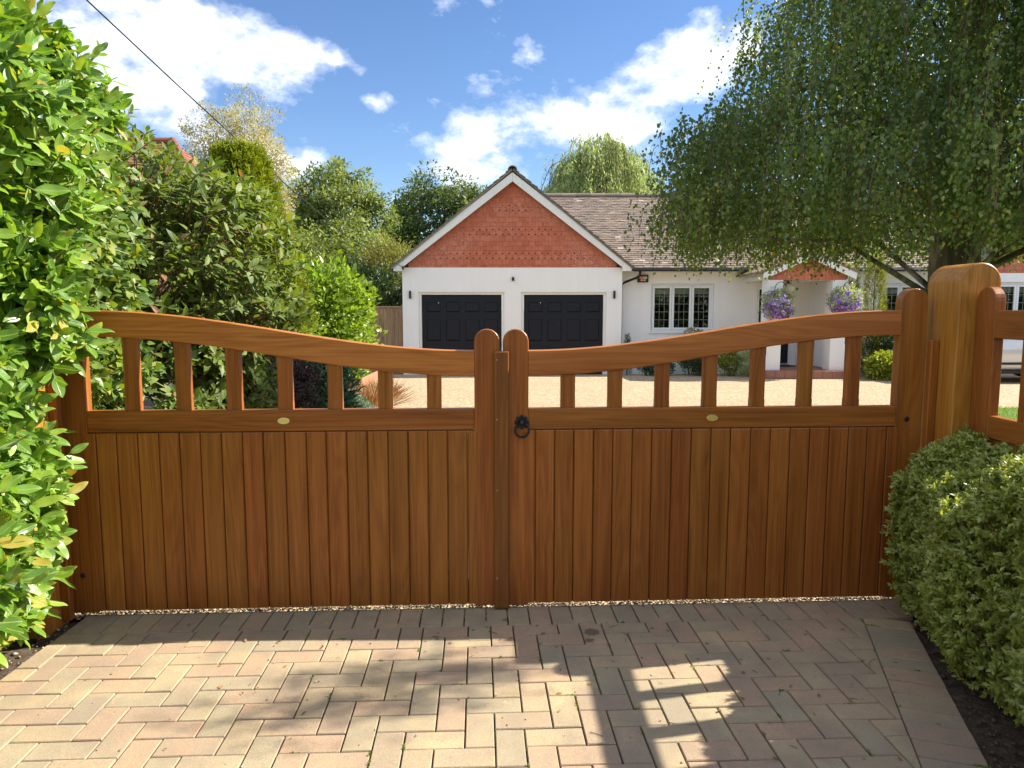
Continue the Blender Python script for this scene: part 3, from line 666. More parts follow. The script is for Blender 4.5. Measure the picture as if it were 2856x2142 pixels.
# cover strip on the left leaf
st = G().outline([(XL(-.0855), Z_BOT - .012), (XL(-.0145), Z_BOT - .012), (XL(-.0145), zz(1.231)), (XL(-.0855), zz(1.231))], -.022, -.0005, .005, c2=.001).obj('cover_strip', 'wood_strip', left_gate)
def disc(x, z, r, y0, y1, n=14, sq=1.0): return [(x + r * math.cos(2 * math.pi * i / n), z + r * sq * math.sin(2 * math.pi * i / n)) for i in range(n)], y0, y1
for z in (zz(1.19), zz(.905), zz(.56), .16):
    G().outline(*disc(XL(-.071), z, .0035, -.0232, -.021), .0006).obj('screw', 'screw', left_gate)
for rootg, Xf, xx, m, lab in ((left_gate, XL, -1.05, 'brass_pale', None), (right_gate, XR, .9465, 'brass', None)):
    p = G().outline(*disc(Xf(xx), zz(.903), .0275, -.0035, .002, 28, .55), .0008).obj('plaque', m, rootg)
    if m == 'brass':
        rim = [(Xf(xx) + .0262 * math.cos(a), -.0040, zz(.903) + .0142 * math.sin(a)) for a in [2 * math.pi * i / 28 for i in range(29)]]
        G().tube(rim, .0011, 5).obj('rim', 'brass', p)
        g = G()
        for k, (z, w) in enumerate(((.0070, .026), (.0022, .036), (-.0026, .036), (-.0074, .026))):
            x = -w / 2
            while x < w / 2:
                l = random.uniform(.0014, .0030); g.box(Xf(xx) + x, Xf(xx) + x + l, -.0044, -.0030, zz(.903) + z - .0012, zz(.903) + z + .0012); x += l + .0008
        g.obj('raised_lettering', 'brass', p)
    else:
        g = G(); x = -.016
        while x < .016:
            l = random.uniform(.0012, .0026); g.box(Xf(xx) + x, Xf(xx) + x + l, -.0038, -.0030, zz(.903) - .0016, zz(.903) + .0008); x += l + .0011
        g.obj('faint_lettering', 'brass', p)
for rootg, Xf, xx, z in ((right_gate, XR, 1.949 * KS, zz(.89)), (left_gate, XL, -2.061 * KS + .008, .20)):
    G().outline(*disc(Xf(xx), z, .0125, -.004, .001), .002).obj('bolt_cap', 'black', rootg)
# ring latch
hx, hz = XR(.0455), zz(.889)
hd = thing('ring_handle', 'black twisted iron ring latch handle with flower shaped backplate on the gate', 'handle', (0, 0, 0), YAW)
hd.location = right_gate.location; 
g = G(); g.outline(*disc(hx, hz, .024, -.004, .0005, 20), .001)
for k in range(8):
    a = 2 * math.pi * (k + .5) / 8 + math.pi / 8; g.outline(*disc(hx + .0255 * math.cos(a), hz + .0255 * math.sin(a), .0095, -.005, .0005, 12), .0018)
g.obj('backplate', 'iron', hd)
rings = []
for r, y in ((.0165, 0), (.0165, -.006), (.013, -.008), (.0135, -.014), (.011, -.018), (.0118, -.026), (.006, -.030)):
    rings.append([(hx + r * math.cos(2 * math.pi * i / 18), y - .003, hz + r * math.sin(2 * math.pi * i / 18)) for i in range(18)])
G().sweep(rings).obj('boss', 'iron', hd, True)
NR = 96; rg = []; R0 = .0325; cz = hz - .0365
for i in range(NR + 1):
    a = 2 * math.pi * i / NR; c0 = Vector((hx + R0 * math.cos(a), -.020 - .004 * math.sin(a), cz + R0 * math.sin(a))); u = Vector((math.cos(a), 0, math.sin(a))); w = Vector((0, 1, 0)); tw = a * 7
    rg.append([c0 + (u * math.cos(tw + q) + w * math.sin(tw + q)) * .0056 for q in (0, math.pi / 2, math.pi, 3 * math.pi / 2)])
G().sweep(rg).obj('ring', 'iron', hd)

# ------------------------------------------------------------------ posts and side fences
def post(name, label, x0, x1, y0, y1, ztop, strip_side):
    root = thing(name, label, 'gate post', ((x0 + x1) / 2, (y0 + y1) / 2, 0), 0, 'round topped gate posts')
    hx, hy = (x1 - x0) / 2, (y1 - y0) / 2
    G().outline(round_top(-hx, hx, -.15, ztop, 20), -hy, hy, .006).obj('shaft', 'wood_post', root)
    sx = -hx if strip_side < 0 else hx
    a, b = (sx - .040, sx - .001) if strip_side < 0 else (sx + .001, sx + .040)
    g = G().box(a, b, hy - .132, hy - .095, .01, 1.285, .004) if strip_side < 0 else G().box(a, b, hy - .085, hy - .048, .01, 1.285, .004)
    g.obj('stop_strip', 'wood_v', root)
    return root
post('gate_post', 'tall golden wooden gate post with rounded top under the birch tree', 2.004, 2.190, 3.217, 3.472, 1.637, -1)
post('gate_post', 'golden wooden gate post half hidden in the laurel hedge', -2.245, -2.056, 3.005, 3.215, 1.637, 1)
def wing(name, label, xf, side, y_start, y_end):
    """fence running back towards the road; local x along the fence, face towards the drive"""
    root = thing(name, label, 'fence', (xf, y_start, 0), 0, 'wooden wing fences beside the drive')
    # direction along -Y; build directly in x (thickness), y (length) coordinates
    t0, t1 = (0, .046) if side > 0 else (-.046, 0); Lf = y_start - y_end
    def up(y0, y1, za, zb, d0, d1, c=.0035, mat='wood_v', nm='stile', round_=False):
        pts = [(y0, za), (y1, za), (y1, zb), (y0, zb)] if not round_ else round_top(y0, y1, za, zb)
        return G().outline(pts, d0, d1, c, 'yz').obj(nm, mat, root)
    up(-.128, 0, .0, zz(1.53), t0, t1, round_=True)
    up(-Lf, -Lf + .12, .0, zz(1.53), t0, t1, round_=True)
    G().box(t0 + .001, t1 - .001, -Lf + .12, -.128, 1.304, 1.425, .004).obj('top_rail', 'wood_d', root)
    G().box(t0 + .001, t1 - .001, -Lf + .12, -.128, Z_MB, Z_MT, .004).obj('middle_rail', 'wood_d', root)
    y = -.128 - .165
    while y - .067 > -Lf + .16:
        up(y - .067, y, Z_MT - .004, 1.309, t0 + .008, t1 - .008, .004, nm='picket'); y -= .232
    y = -.128
    while y > -Lf + .125:
        y2 = max(y - .0945, -Lf + .12); up(y2 + .001, y - .001, .03, Z_MB - .004, t0 + .010, t1 - .012, .004, nm='board'); y = y2
    return root
wing('wing_fence', 'brown wooden fence with open pickets beside the tall golden post, behind the clipped hedge', 2.075, 1, 3.207, 1.00)
wing('wing_fence', 'sunlit brown wooden fence almost hidden behind the laurel hedge', -2.225, -1, 3.00, 1.00)

# ------------------------------------------------------------------ bungalow
house = thing('bungalow', 'white rendered bungalow with red tile hung garage gable and brown tiled roof', 'house', (0, 18.7, -.27))
HY = 18.7; HZ = -.27
def hp(x, y, z): return (x, y - HY, z - HZ)
def HB(name, mat, x0, x1, y0, y1, z0, z1, c=0.0, parent=None): return G().box(x0, x1, y0 - HY, y1 - HY, z0 - HZ, z1 - HZ, c).obj(name, mat, parent or house)
ZE = 2.40; AX = .012; APZ = 4.985           # eaves, ridge line x, ridge height of the garage wing
# garage front wall, left door opening, pier, right door opening
D1 = (-2.433, -.196); D2 = (.237, 2.462); DZ = 1.871; WL, WR = -2.848, 2.861; WT = .22
g = G()
for a, b, z0, z1 in ((WL, D1[0], -.4, ZE + .1), (D1[1], D2[0], -.4, ZE + .1), (D2[1], WR, -.4, ZE + .1), (D1[0], D1[1], DZ, ZE + .1), (D2[0], D2[1], DZ, ZE + .1)):
    g.box(a, b, 0, WT, z0 - HZ, z1 - HZ)
g.box(WL, WL + .2, WT, 6.5, -.13, ZE - HZ); g.box(WR - .2, WR, WT, 6.5, -.13, ZE - HZ)
g.obj('garage_wall', 'render', house)
# door linings and doors
for (a, b) in (D1, D2):
    g = G(); g.box(a + .001, a + .068, .05, .17, -.13, DZ - HZ - .001); g.box(b - .075, b - .001, .05, .17, -.13, DZ - HZ - .001); g.box(a + .069, b - .076, .05, .17, DZ - HZ - .066, DZ - HZ - .001)
    g.obj('door_frame', 'barge', house)
for (a, b) in ((-2.361, -.272), (.308, 2.384)):
    d = HB('garage_door', 'door', a + .003, b - .003, HY + .11, HY + .15, -.255, 1.803, .003)
    w = b - a
    for c0, c1 in ((.058, .235), (.300, .478), (.545, .720), (.780, .955)):
        for z0, z1 in ((1.808 - .46, 1.808 - .19), (1.808 - 1.21, 1.808 - .645), (1.808 - 1.95, 1.808 - 1.39)):
            x0, x1 = a + w * c0, a + w * c1
            # sunk moulding ring and raised field
            G().outline([(x0, z0 - HZ), (x1, z0 - HZ), (x1, z1 - HZ), (x0, z1 - HZ)], .084, .112, .028, c2=.0005).obj('panel', 'door', d)
    G().outline(*disc(a + w * .21, 1.808 - .215 - HZ, .012, .07, .09), .003).obj('handle', 'upvc', d)
# gable tile hanging
gable = G().outline([(WL, ZE + .101 - HZ), (WR, ZE + .101 - HZ), (AX, APZ - .13 - HZ)], .052, .20).obj('gable', 'hung_back', house)
TB = 2.328; TP = .1215; TW = .1688
sl = (APZ - .10 - 2.40) / (3.06 - AX)
cl_l = (sl, -1.0, 4.80 - sl * AX * 1.0); 
def tri_clip(Q):
    # stay under the bargeboards: z < 4.80 - sl*|x-AX|
    Q = clip(Q, sl, -1.0, 4.80 - sl * AX); Q = clip(Q, -sl, -1.0, 4.80 + sl * AX) if len(Q) > 2 else Q
    if len(Q) > 2: Q = clip(Q, 1.0, 0, 2.695)
    if len(Q) > 2: Q = clip(Q, -1.0, 0, 2.715)
    return Q
rows = 'PPPCCPPPCCPPPCCPPPPP'
tiles_full = {}; extra = G(); nt_ = 0
for r, kind in enumerate(rows):
    zb = TB + r * TP; zt = zb + TP + .035; off = (r % 2) * TW / 2
    for i in range(-20, 21):
        x0 = AX + i * TW + off - TW / 2 + .0013; x1 = x0 + TW - .0026; club = kind == 'C'
        hw = (4.80 - zb - AX) / sl
        if club and abs((x0 + x1) / 2 - AX) > (4.80 - zt) / sl - .42: club = False
        if club:
            xc = (x0 + x1) / 2; rr = (x1 - x0) * .40; q = [(x0, zb + .060), (xc - rr, zb + .056)] + [(xc - rr * math.cos(math.pi * k / 8), zb + .054 - .054 * math.sin(math.pi * k / 8)) for k in range(9)] + [(xc + rr, zb + .056), (x1, zb + .060)]
            q = [q[0]] + q[2:-2] + [q[-1]]; Q = q + [(x1, zt), (x0, zt)]
        else: Q = [(x0, zb), (x1, zb), (x1, zt), (x0, zt)]
        Q2 = tri_clip(Q)
        if len(Q2) < 3: continue
        ar = abs(sum(Q2[k - 1][0] * Q2[k][1] - Q2[k][0] * Q2[k - 1][1] for k in range(len(Q2)))) / 2
        if ar < .0012: continue
        full = len(Q2) == len(Q) and all(abs(p[0] - q[0]) + abs(p[1] - q[1]) < 1e-6 for p, q in zip(sorted(Q), sorted(Q2)))
        xc = (x0 + x1) / 2; tilt = .085 + random.uniform(-.02, .02); key = (club, full)
        if full and key in tiles_full: me = tiles_full[key]
        else:
            gg = G(); gg.outline([(p[0] - xc, p[1] - zb) for p in Q2], -.011, .008, .0015); me = gg.mesh('hung_tile', MAT['hung_tile'])
            if full: tiles_full[key] = me
        if nt_ < 300:
            inst(me, 'tile', gable, (xc, .028 + random.uniform(-.003, .003), zb - HZ), (-tilt, random.uniform(-.006, .006), 0))
        else:
            ex = Matrix.Translation((xc, .028, zb - HZ)) @ Matrix.Rotation(-tilt, 4, 'X'); extra.add([(ex @ v.co)[:] for v in me.vertices], [tuple(p.vertices) for p in me.polygons])
        nt_ += 1
if extra.v: stuff(extra.obj('upper_tiles', 'hung_tile', gable, keep=True))
# bargeboards
YB0, YB1 = -.16, -.125
def barge(side):
    xe = -3.05 if side < 0 else 3.075; k = 1 if side > 0 else -1
    zt0 = ZE + .145; top = APZ - .105; bw = .225
    s2 = (top - zt0) / abs(xe - AX)
    pts = [(AX + k * .0015, top - HZ), (AX + k * .0015, top - bw - HZ), (AX + k * (top - bw - 2.50) / s2 * 1.0, 2.50 - HZ), (AX + k * (top - bw - 2.50) / s2, ZE + .005 - HZ), (xe, ZE + .005 - HZ), (xe, zt0 - HZ)]
    g = G(); P = pts
    # two convex pieces keep the outline clean
    a = [pts[0], pts[1], pts[2], (pts[2][0], top - s2 * abs(pts[2][0] - AX) - HZ)]
    g.outline(a, YB0, YB1, .003); o = g.obj('bargeboard', 'barge', house)
    b = [(pts[2][0] + k * .003, pts[3][1]), pts[4], pts[5], (pts[2][0] + k * .003, top - s2 * abs(pts[2][0] + k * .003 - AX) - HZ)]
    G().outline(b, YB0 + .002, YB1, .003).obj('bargeboard_foot', 'barge', house)
    # boxed soffit at the foot
    x0, x1 = sorted((WL - .002, xe + .01)) if side < 0 else sorted((WR + .002, xe - .01))
    HB('eaves_box', 'barge', x0, x1, HY + YB1 + .002, HY + 6.0, ZE + .006, ZE + .03)
barge(-1); barge(1)
x0 = -3.03
HB('gutter', 'black', x0 - .115, x0 - .005, HY - .12, HY + 6, ZE + .035, ZE + .10, .02)

def roof_tiles(name, corner, along, up, n_along, n_rows, tw, gauge, objs, mat='roof_tile', skip=None, thick=.014, parent=None, sort_pt=None):
    """courses of plain tiles on a slope; corner at the eaves, along/up unit vectors"""
    along = Vector(along).normalized(); up = Vector(up).normalized(); nrm = along.cross(up).normalized()
    if nrm.z < 0: nrm = -nrm
    par = parent; base = G(); w, h = tw - .004, gauge + .055
    base.outline([(-w / 2, 0), (w / 2, 0), (w / 2, h), (-w / 2, h)], -thick / 2, thick / 2, 0 if objs == 0 else .0025, 'xy'); me = base.mesh('roof_tile', MAT[mat])
    allp = []
    for r in range(n_rows):
        for i in range(n_along):
            p = Vector(corner) + along * ((i + .5 + .5 * (r % 2)) * tw) + up * (r * gauge)
            if skip and skip(p): continue
            allp.append(p)
    B = Matrix((along, up, nrm)).transposed().to_4x4(); key = sorted(range(len(allp)), key=lambda k: (allp[k] - sort_pt).length) if sort_pt is not None else list(range(len(allp)))
    single = set(key[:objs]); rest = G(); V0 = [v.co.copy() for v in me.vertices]; F0 = [tuple(q.vertices) for q in me.polygons]
    for k, p in enumerate(allp):
        lift = .012 + random.uniform(0, .007); tilt = random.uniform(.085, .13)
        Mx = Matrix.Translation(p + nrm * lift + up * random.uniform(-.006, .006)) @ B @ Matrix.Rotation(-tilt, 4, 'X') @ Matrix.Rotation(random.uniform(-.02, .02), 4, 'Z') @ Matrix.Rotation(random.uniform(-.012, .012), 4, 'Y')
        if k in single:
            o = bpy.data.objects.new('tile', me); link(o, par); o.matrix_local = Mx
        else: rest.add([(Mx @ v)[:] for v in V0], F0)
    if rest.v: stuff(rest.obj(name, mat, par, keep=True))
# garage roof: two slopes with a ragged verge
for k in (-1, 1):
    xe = -3.12 if k < 0 else 3.145; ze = ZE + .085
    e0 = Vector(hp(xe, HY + YB0 - .03, ze)); upv = Vector((AX - xe, 0, APZ + .005 - ze)); Ls = upv.length
    nrm = Vector((0, 1, 0)).cross(upv).normalized(); nrm = -nrm if nrm.z < 0 else nrm
    g = G(); a, b = e0, e0 + upv; q = Vector((0, 6.4, 0)); dn = nrm * -.05
    g.add([a, b, b + q, a + q, a + dn, b + dn, b + q + dn, a + q + dn], [(0, 1, 2, 3), (4, 7, 6, 5), (0, 4, 5, 1), (2, 6, 7, 3), (0, 3, 7, 4), (1, 5, 6, 2)])
    rf = g.obj('roof', 'verge', house)
    roof_tiles('garage_roof_tiles', e0 + Vector((0, -.03, 0)), (0, 1, 0), upv, 36, int(Ls / .1) - 0, .168, .1, 0, mat='verge', parent=rf)
cap = G()
for i in range(14):
    rr = [[(AX + (.115 + .006 * (j == 0)) * math.cos(a) * 1.0, YB0 - .06 + i * .45 + .45 * j, APZ - HZ - .05 + .105 * math.sin(a)) for a in [math.pi * q / 10 for q in range(11)]] for j in (0, 1)]
    rr2 = [[(AX + .095 * math.cos(a), r[0][1], APZ - HZ - .05 + .085 * math.sin(a)) for a in [math.pi * q / 10 for q in range(10, -1, -1)]] for r in rr]
    G().sweep([rr[0] + rr2[0], rr[1] + rr2[1]]).obj('ridge_tile', 'verge', house)

# main range: wall, roof
MY = 19.2
MX0, MX1 = WR, 16.5
W1 = (3.702, 5.400, .815, 2.105); W2 = (9.80, 11.50, .86, 2.12)
g = G()
def wallrun(g, x0, x1, y, ztop, holes):
    x = x0
    for (a, b, z0, z1) in sorted(holes):
        g.box(x, a, y - HY, y - HY + .25, -.13, ztop - HZ); g.box(a, b, y - HY, y - HY + .25, -.13, z0 - HZ); g.box(a, b, y - HY, y - HY + .25, z1 - HZ, ztop - HZ); x = b
    g.box(x, x1, y - HY, y - HY + .25, -.13, ztop - HZ)
wallrun(g, WR + .002, 12.0, MY, 2.52, [W1, (6.55, 7.60, -.05, 2.02), W2]); g.obj('main_wall', 'render', house)
ez, ey = 2.475, MY - .42; rz_, ry = 4.80, 21.98
a = Vector(hp(-.1, ey, ez)); upv = Vector((0, ry - ey, rz_ - ez)); Lm = upv.length
g = G(); b = a + upv; q = Vector((13.9, 0, 0)); dn = Vector((0, 0, -.06))
bk = Vector(hp(-.1, ry + 3.2, ez))
g.add([a, b, b + q, a + q, a + dn, b + dn, b + q + dn, a + q + dn], [(0, 1, 2, 3), (4, 7, 6, 5), (0, 4, 5, 1), (2, 6, 7, 3), (0, 3, 7, 4), (1, 5, 6, 2)])
g.add([b, bk, bk + q, b + q, b + dn, bk + dn, bk + q + dn, b + q + dn], [(0, 1, 2, 3), (4, 7, 6, 5), (0, 4, 5, 1), (2, 6, 7, 3), (0, 3, 7, 4), (1, 5, 6, 2)])
mroof = g.obj('main_roof', 'roof_under', house)
def under_garage(p):  # hidden below the garage slope
    X_, Z_ = p.x, p.z + HZ
    return X_ < AX + (APZ + .02 - Z_) / ((APZ + .005 - (ZE + .085)) / (3.145 - AX)) - .05 or p.x > 12.4
roof_tiles('main_roof_tiles', a + Vector((0, -.03, .012)), (1, 0, 0), upv, 80, int(Lm / .1) + 1, .168, .1, 300, skip=under_garage, parent=mroof, sort_pt=Vector(hp(4.6, 20, 3.3)))
for i in range(28):
    x0 = .12 + i * .45
    rr = [[(x0 + .45 * j, ry - HY + (.125 + .005 * (j == 0)) * math.cos(w), rz_ - HZ - .02 + .125 * math.sin(w)) for w in [math.pi * q / 8 for q in range(9)]] for j in (0, 1)]
    if x0 < 12: G().sweep(rr, False, False).obj('ridge_tile', 'roof_tile', house)
G().box(3.15, 12.0, ey - .10 - HY, ey + .02 - HY, 2.405 - HZ, 2.475 - HZ, .02).obj('gutter', 'black', house)
G().box(WR + .21, 12.0, ey + .025 - HY, ey + .045 - HY, 2.40 - HZ, 2.50 - HZ).obj('fascia', 'barge', house)
G().box(WR + .21, 12.0, ey + .046 - HY, MY - .002 - HY, 2.40 - HZ, 2.415 - HZ).obj('soffit', 'barge', house)
dp = [hp(3.33, ey - .04, 2.42), hp(3.33, ey - .04, 2.31), hp(3.25, ey + .08, 2.24), hp(2.97, MY - .20, 2.13), hp(2.90, MY - .07, 2.05), hp(2.905, MY - .06, -.2)]
G().tube([Vector(p) for p in dp], .034, 10).obj('downpipe', 'black', house, True)
# wall lights, sensor, alarm box
def wall_light(x):
    o = HB('wall_light', 'black', x - .027, x + .027, HY - .075, HY - .022, 1.70, 1.90, .006); HB('wall_bracket', 'black', x - .018, x + .018, HY - .022, HY - .001, 1.775, 1.825, .003, o); return o
wall_light(-2.645); wall_light(2.656)
HB('sensor', 'black', -.005, .058, HY - .06, HY - .001, 2.158, 2.250, .006)
al = G().outline([(3.34, 2.150 - HZ), (3.365, 2.135 - HZ), (3.60, 2.135 - HZ), (3.627, 2.152 - HZ), (3.627, 2.32 - HZ), (3.605, 2.335 - HZ), (3.36, 2.335 - HZ), (3.34, 2.318 - HZ)], MY - .07 - HY, MY - .002 - HY, .012, c2=.002).obj('alarm_box', 'black', house)
yb = MY - .0725 - HY
G().box(3.385, 3.482, yb, yb + .003, 2.228 - HZ, 2.288 - HZ).obj('print', 'sticker_red', al); G().box(3.486, 3.585, yb, yb + .003, 2.228 - HZ, 2.288 - HZ).obj('print', 'sticker', al)
G().box(3.415, 3.480, yb, yb + .003, 2.180 - HZ, 2.210 - HZ).obj('print', 'sticker', al); G().box(3.490, 3.550, yb, yb + .003, 2.180 - HZ, 2.210 - HZ).obj('print', 'sticker', al)
g = G()
for k in range(9): g.box(3.49 + k * .0102, 3.4975 + k * .0102, yb - .0015, yb + .001, 2.247 - HZ, 2.268 - HZ)
g.obj('print_lettering', 'sticker_red', al)
G().box(3.39, 3.578, yb, yb + .004, 2.140 - HZ, 2.162 - HZ, .001).obj('red_strobe', 'red', al)

def window(parent, x0, x1, z0, z1, y, lights, cols=3, rows=5, blind=.16):
    """casement with leaded lights; y is the wall face"""
    yf = y - HY + .07; Z = lambda z: z - HZ
    w = G(); fr = .055
    w.box(x0 + .002, x0 + fr, yf, yf + .07, Z(z0) + .002, Z(z1) - .002, .004); w.box(x1 - fr, x1 - .002, yf, yf + .07, Z(z0) + .002, Z(z1) - .002, .004)
    w.box(x0 + fr, x1 - fr, yf, yf + .07, Z(z1) - fr, Z(z1) - .002, .004); w.box(x0 + fr, x1 - fr, yf, yf + .07, Z(z0) + .002, Z(z0) + fr, .004)
    win = w.obj('window', 'upvc', parent)
    G().box(x0 - .03, x1 + .03, y - HY - .035, yf - .001, Z(z0) - .035, Z(z0) + .004, .005).obj('sill', 'upvc', win)
    W_ = (x1 - x0 - 2 * fr) / lights
    for k in range(lights):
        a = x0 + fr + k * W_ + .004; b = a + W_ - .008; zb, zt = Z(z0) + fr + .004, Z(z1) - fr - .004; sw = .06
        s = G(); s.box(a, a + sw, yf - .018, yf + .045, zb, zt, .006); s.box(b - sw, b, yf - .018, yf + .045, zb, zt, .006); s.box(a + sw, b - sw, yf - .018, yf + .045, zt - sw, zt, .006); s.box(a + sw, b - sw, yf - .018, yf + .045, zb, zb + sw, .006)
        s.obj('sash', 'upvc', win)
        ga, gb, gc, gd = a + sw, b - sw, zb + sw, zt - sw; pw, ph = (gb - ga) / cols, (gd - gc) / rows
        me = G().box(-pw / 2 + .001, pw / 2 - .001, -.002, .002, -ph / 2 + .001, ph / 2 - .001).mesh('pane', MAT['glass'])
        for i in range(cols):
            for j in range(rows):
                inst(me, 'pane', win, (ga + (i + .5) * pw, yf + .01, gc + (j + .5) * ph), (random.uniform(-.006, .006), 0, random.uniform(-.006, .006)))
        ld = G()
        for i in range(1, cols): ld.box(ga + i * pw - .0045, ga + i * pw + .0045, yf + .005, yf + .015, gc, gd)
        for j in range(1, rows): ld.box(ga, gb, yf + .0045, yf + .0155, gc + j * ph - .0045, gc + j * ph + .0045)
        ld.obj('lead_strips', 'lead', win)
        G().box(ga - .05, gb + .05, yf + .10, yf + .115, gd - blind, gd + .05).obj('blind', 'blind', win)
    r = G(); X0, X1, Y0, Y1, Z0, Z1 = x0 - .6, x1 + .6, y - HY + .26, y - HY + 3.2, Z(-.1), Z(2.4)
    r.add([(X0, Y0, Z0), (X1, Y0, Z0), (X1, Y1, Z0), (X0, Y1, Z0), (X0, Y0, Z1), (X1, Y0, Z1), (X1, Y1, Z1), (X0, Y1, Z1)], [(0, 1, 2, 3), (4, 7, 6, 5), (2, 6, 7, 3), (0, 3, 7, 4), (1, 5, 6, 2)])
    r.obj('room', 'dark', win)
    G().box(x0 + .01, x1 - .01, yf + .09, yf + .28, Z(z0) + .02, Z(z0) + .045).obj('inner_sill', 'upvc', win)
    return win
window(house, *W1, MY, 3)
window(house, *W2, MY, 3)
v = thing('vase', 'small turquoise vase standing inside the leaded window', 'vase', (4.475, MY + .25, .862))
G().lathe([(.02, 0), (.055, .005), (.062, .05), (.05, .10), (.035, .14), (.03, .15), (.02, .15)]).obj('body', 'vase', v, True); G().lathe([(.028, .15), (.034, .158), (.03, .162)]).obj('lip', 'vase', v, True)

# right-hand wing with tile hung gable
RX0, RX1, RY = 12.0, 17.6, 18.75; W3 = (12.62, 14.3, .86, 2.13)
g = G(); wallrun(g, RX0, RX1, RY, 2.36, [W3]); g.box(RX0, RX0 + .2, RY + .25 - HY, MY + .2 - HY, -.13, 2.36 - HZ); g.obj('wing_wall', 'render', house)
window(house, *W3, RY, 3)
rc = (RX0 + RX1) / 2; rg_ = G().outline([(RX0, 2.361 - HZ), (RX1, 2.361 - HZ), (RX1, 2.5 - HZ), (rc, 4.9 - HZ), (RX0, 2.5 - HZ)], RY - HY + .04, RY - HY + .2).obj('wing_gable', 'roof_under', house)
plain = G().outline([(-TW / 2 + .002, 0), (TW / 2 - .002, 0), (TW / 2 - .002, TP + .03), (-TW / 2 + .002, TP + .03)], -.0065, .0065, .0015).mesh('hung_tile', MAT['hung_tile'])
rr = (TW - .0036) * .36
clubm = G().outline([(-TW / 2 + .002, .060)] + [(-rr * math.cos(math.pi * k / 8), .054 - .054 * math.sin(math.pi * k / 8)) for k in range(9)] + [(TW / 2 - .002, .060), (TW / 2 - .002, TP + .03), (-TW / 2 + .002, TP + .03)], -.0065, .0065, .0015).mesh('hung_tile', MAT['hung_tile'])
for r in range(9):
    zb = 2.315 + r * TP
    for i in range(0, 22):
        x = RX0 + .10 + i * TW + (r % 2) * TW / 2
        if x > 15.2 or zb + .1 > 2.55 + (x - RX0) * .9 or (zb > 2.9 and x > 14.2): continue
        inst(clubm if r in (3, 4, 8) else plain, 'tile', rg_, (x, RY - HY + .012, zb - HZ), (-.07, 0, 0))
for k in (-1, 1):
    xe = RX0 - .2 if k < 0 else RX1 + .2
    P_ = [Vector((xe, RY - HY - .15, 2.42 - HZ)), Vector((rc, RY - HY - .15, 4.98 - HZ))]; q = Vector((0, 5, 0)); dn = Vector((0, 0, -.07))
    G().add([P_[0], P_[1], P_[1] + q, P_[0] + q, P_[0] + dn, P_[1] + dn, P_[1] + q + dn, P_[0] + q + dn], [(0, 1, 2, 3), (4, 7, 6, 5), (0, 4, 5, 1), (2, 6, 7, 3), (0, 3, 7, 4), (1, 5, 6, 2)]).obj('wing_roof', 'verge', house)

# porch
PX0, PX1, PY = 6.20, 8.15, 17.45; PZ = -.06
for px_ in (PX0, PX1 - .37): G().box(px_, px_ + .37, PY - HY, PY + .40 - HY, PZ - HZ, 2.13 - HZ).obj('porch_pillar', 'render', house)
g = G(); g.box(PX1 - .20, PX1 - .002, PY + .402 - HY, MY - .002 - HY, PZ - HZ, 2.13 - HZ); g.obj('porch_side_wall', 'render', house)
HB('porch_ceiling', 'barge', PX0 + .005, PX1 - .005, PY + .01, MY - .003, 2.132, 2.16)
HB('porch_fascia', 'barge', PX0 - .02, PX0 + .01, PY + .03, MY - .003, 2.135, 2.40); HB('porch_fascia', 'barge', PX1 - .01, PX1 + .02, PY + .03, MY - .003, 2.135, 2.40)
pg = G().outline([(PX0 + .012, 2.162 - HZ), (PX1 - .012, 2.162 - HZ), (PX1 - .012, 2.42 - HZ), ((PX0 + PX1) / 2, 2.72 - HZ), (PX0 + .012, 2.42 - HZ)], PY - HY + .03, PY - HY + .12).obj('porch_gable', 'roof_under', house)
for r in range(8):
    zb = 2.128 + r * TP
    for i in range(-7, 8):
        x = (PX0 + PX1) / 2 + i * TW + (r % 2) * TW / 2; hw = (PX1 - PX0) / 2 if zb < 2.36 else (2.72 - zb) / .33
        if abs(x - (PX0 + PX1) / 2) > hw - TW / 2 + .02: continue
        inst(plain, 'tile', pg, (x, PY - HY + .008, zb - HZ), (-.07, 0, 0))
pc = (PX0 + PX1) / 2
for k in (-1, 1):
    xe = PX0 - .22 if k < 0 else PX1 + .22; P_ = [Vector((xe, PY - HY - .12, 2.33 - HZ)), Vector((pc, PY - HY - .12, 2.84 - HZ))]; q = Vector((0, 2.6, 0)); dn = Vector((0, 0, -.06))
    G().add([P_[0], P_[1], P_[1] + q, P_[0] + q, P_[0] + dn, P_[1] + dn, P_[1] + q + dn, P_[0] + q + dn], [(0, 1, 2, 3), (4, 7, 6, 5), (0, 4, 5, 1), (2, 6, 7, 3), (0, 3, 7, 4), (1, 5, 6, 2)]).obj('porch_roof', 'roof_tile', house)
    xf = PX0 - .16 if k < 0 else PX1 + .16
    G().outline([(xf, 2.30 - HZ), (pc, 2.78 - HZ), (pc, 2.64 - HZ), (xf + k * -.02, 2.14 - HZ)], PY - HY - .11, PY - HY - .08).obj('porch_bargeboard', 'barge', house)
st_ = HB('porch_step', 'quarry', PX0 - .05, PX1 + .07, PY - .22, MY - .003, -.30, PZ - .015)
for i in range(9):
    x0 = PX0 - .05 + i * .23; HB('quarry_tile', 'quarry', x0 + .002, x0 + .226, PY - .235, PY + .05, -.255, PZ - .004, .004, st_)
for i in range(9):
    for j in range(7):
        x0 = PX0 - .05 + i * .23; y0 = PY + .052 + j * .23; HB('quarry_tile', 'quarry', x0 + .002, x0 + .226, y0, y0 + .226, PZ - .014, PZ - .005 + random.uniform(-.001, .001), .002, st_)
dr = HB('front_door', 'door', 6.62, 7.45, MY + .06, MY + .11, -.02, 1.96, .004)
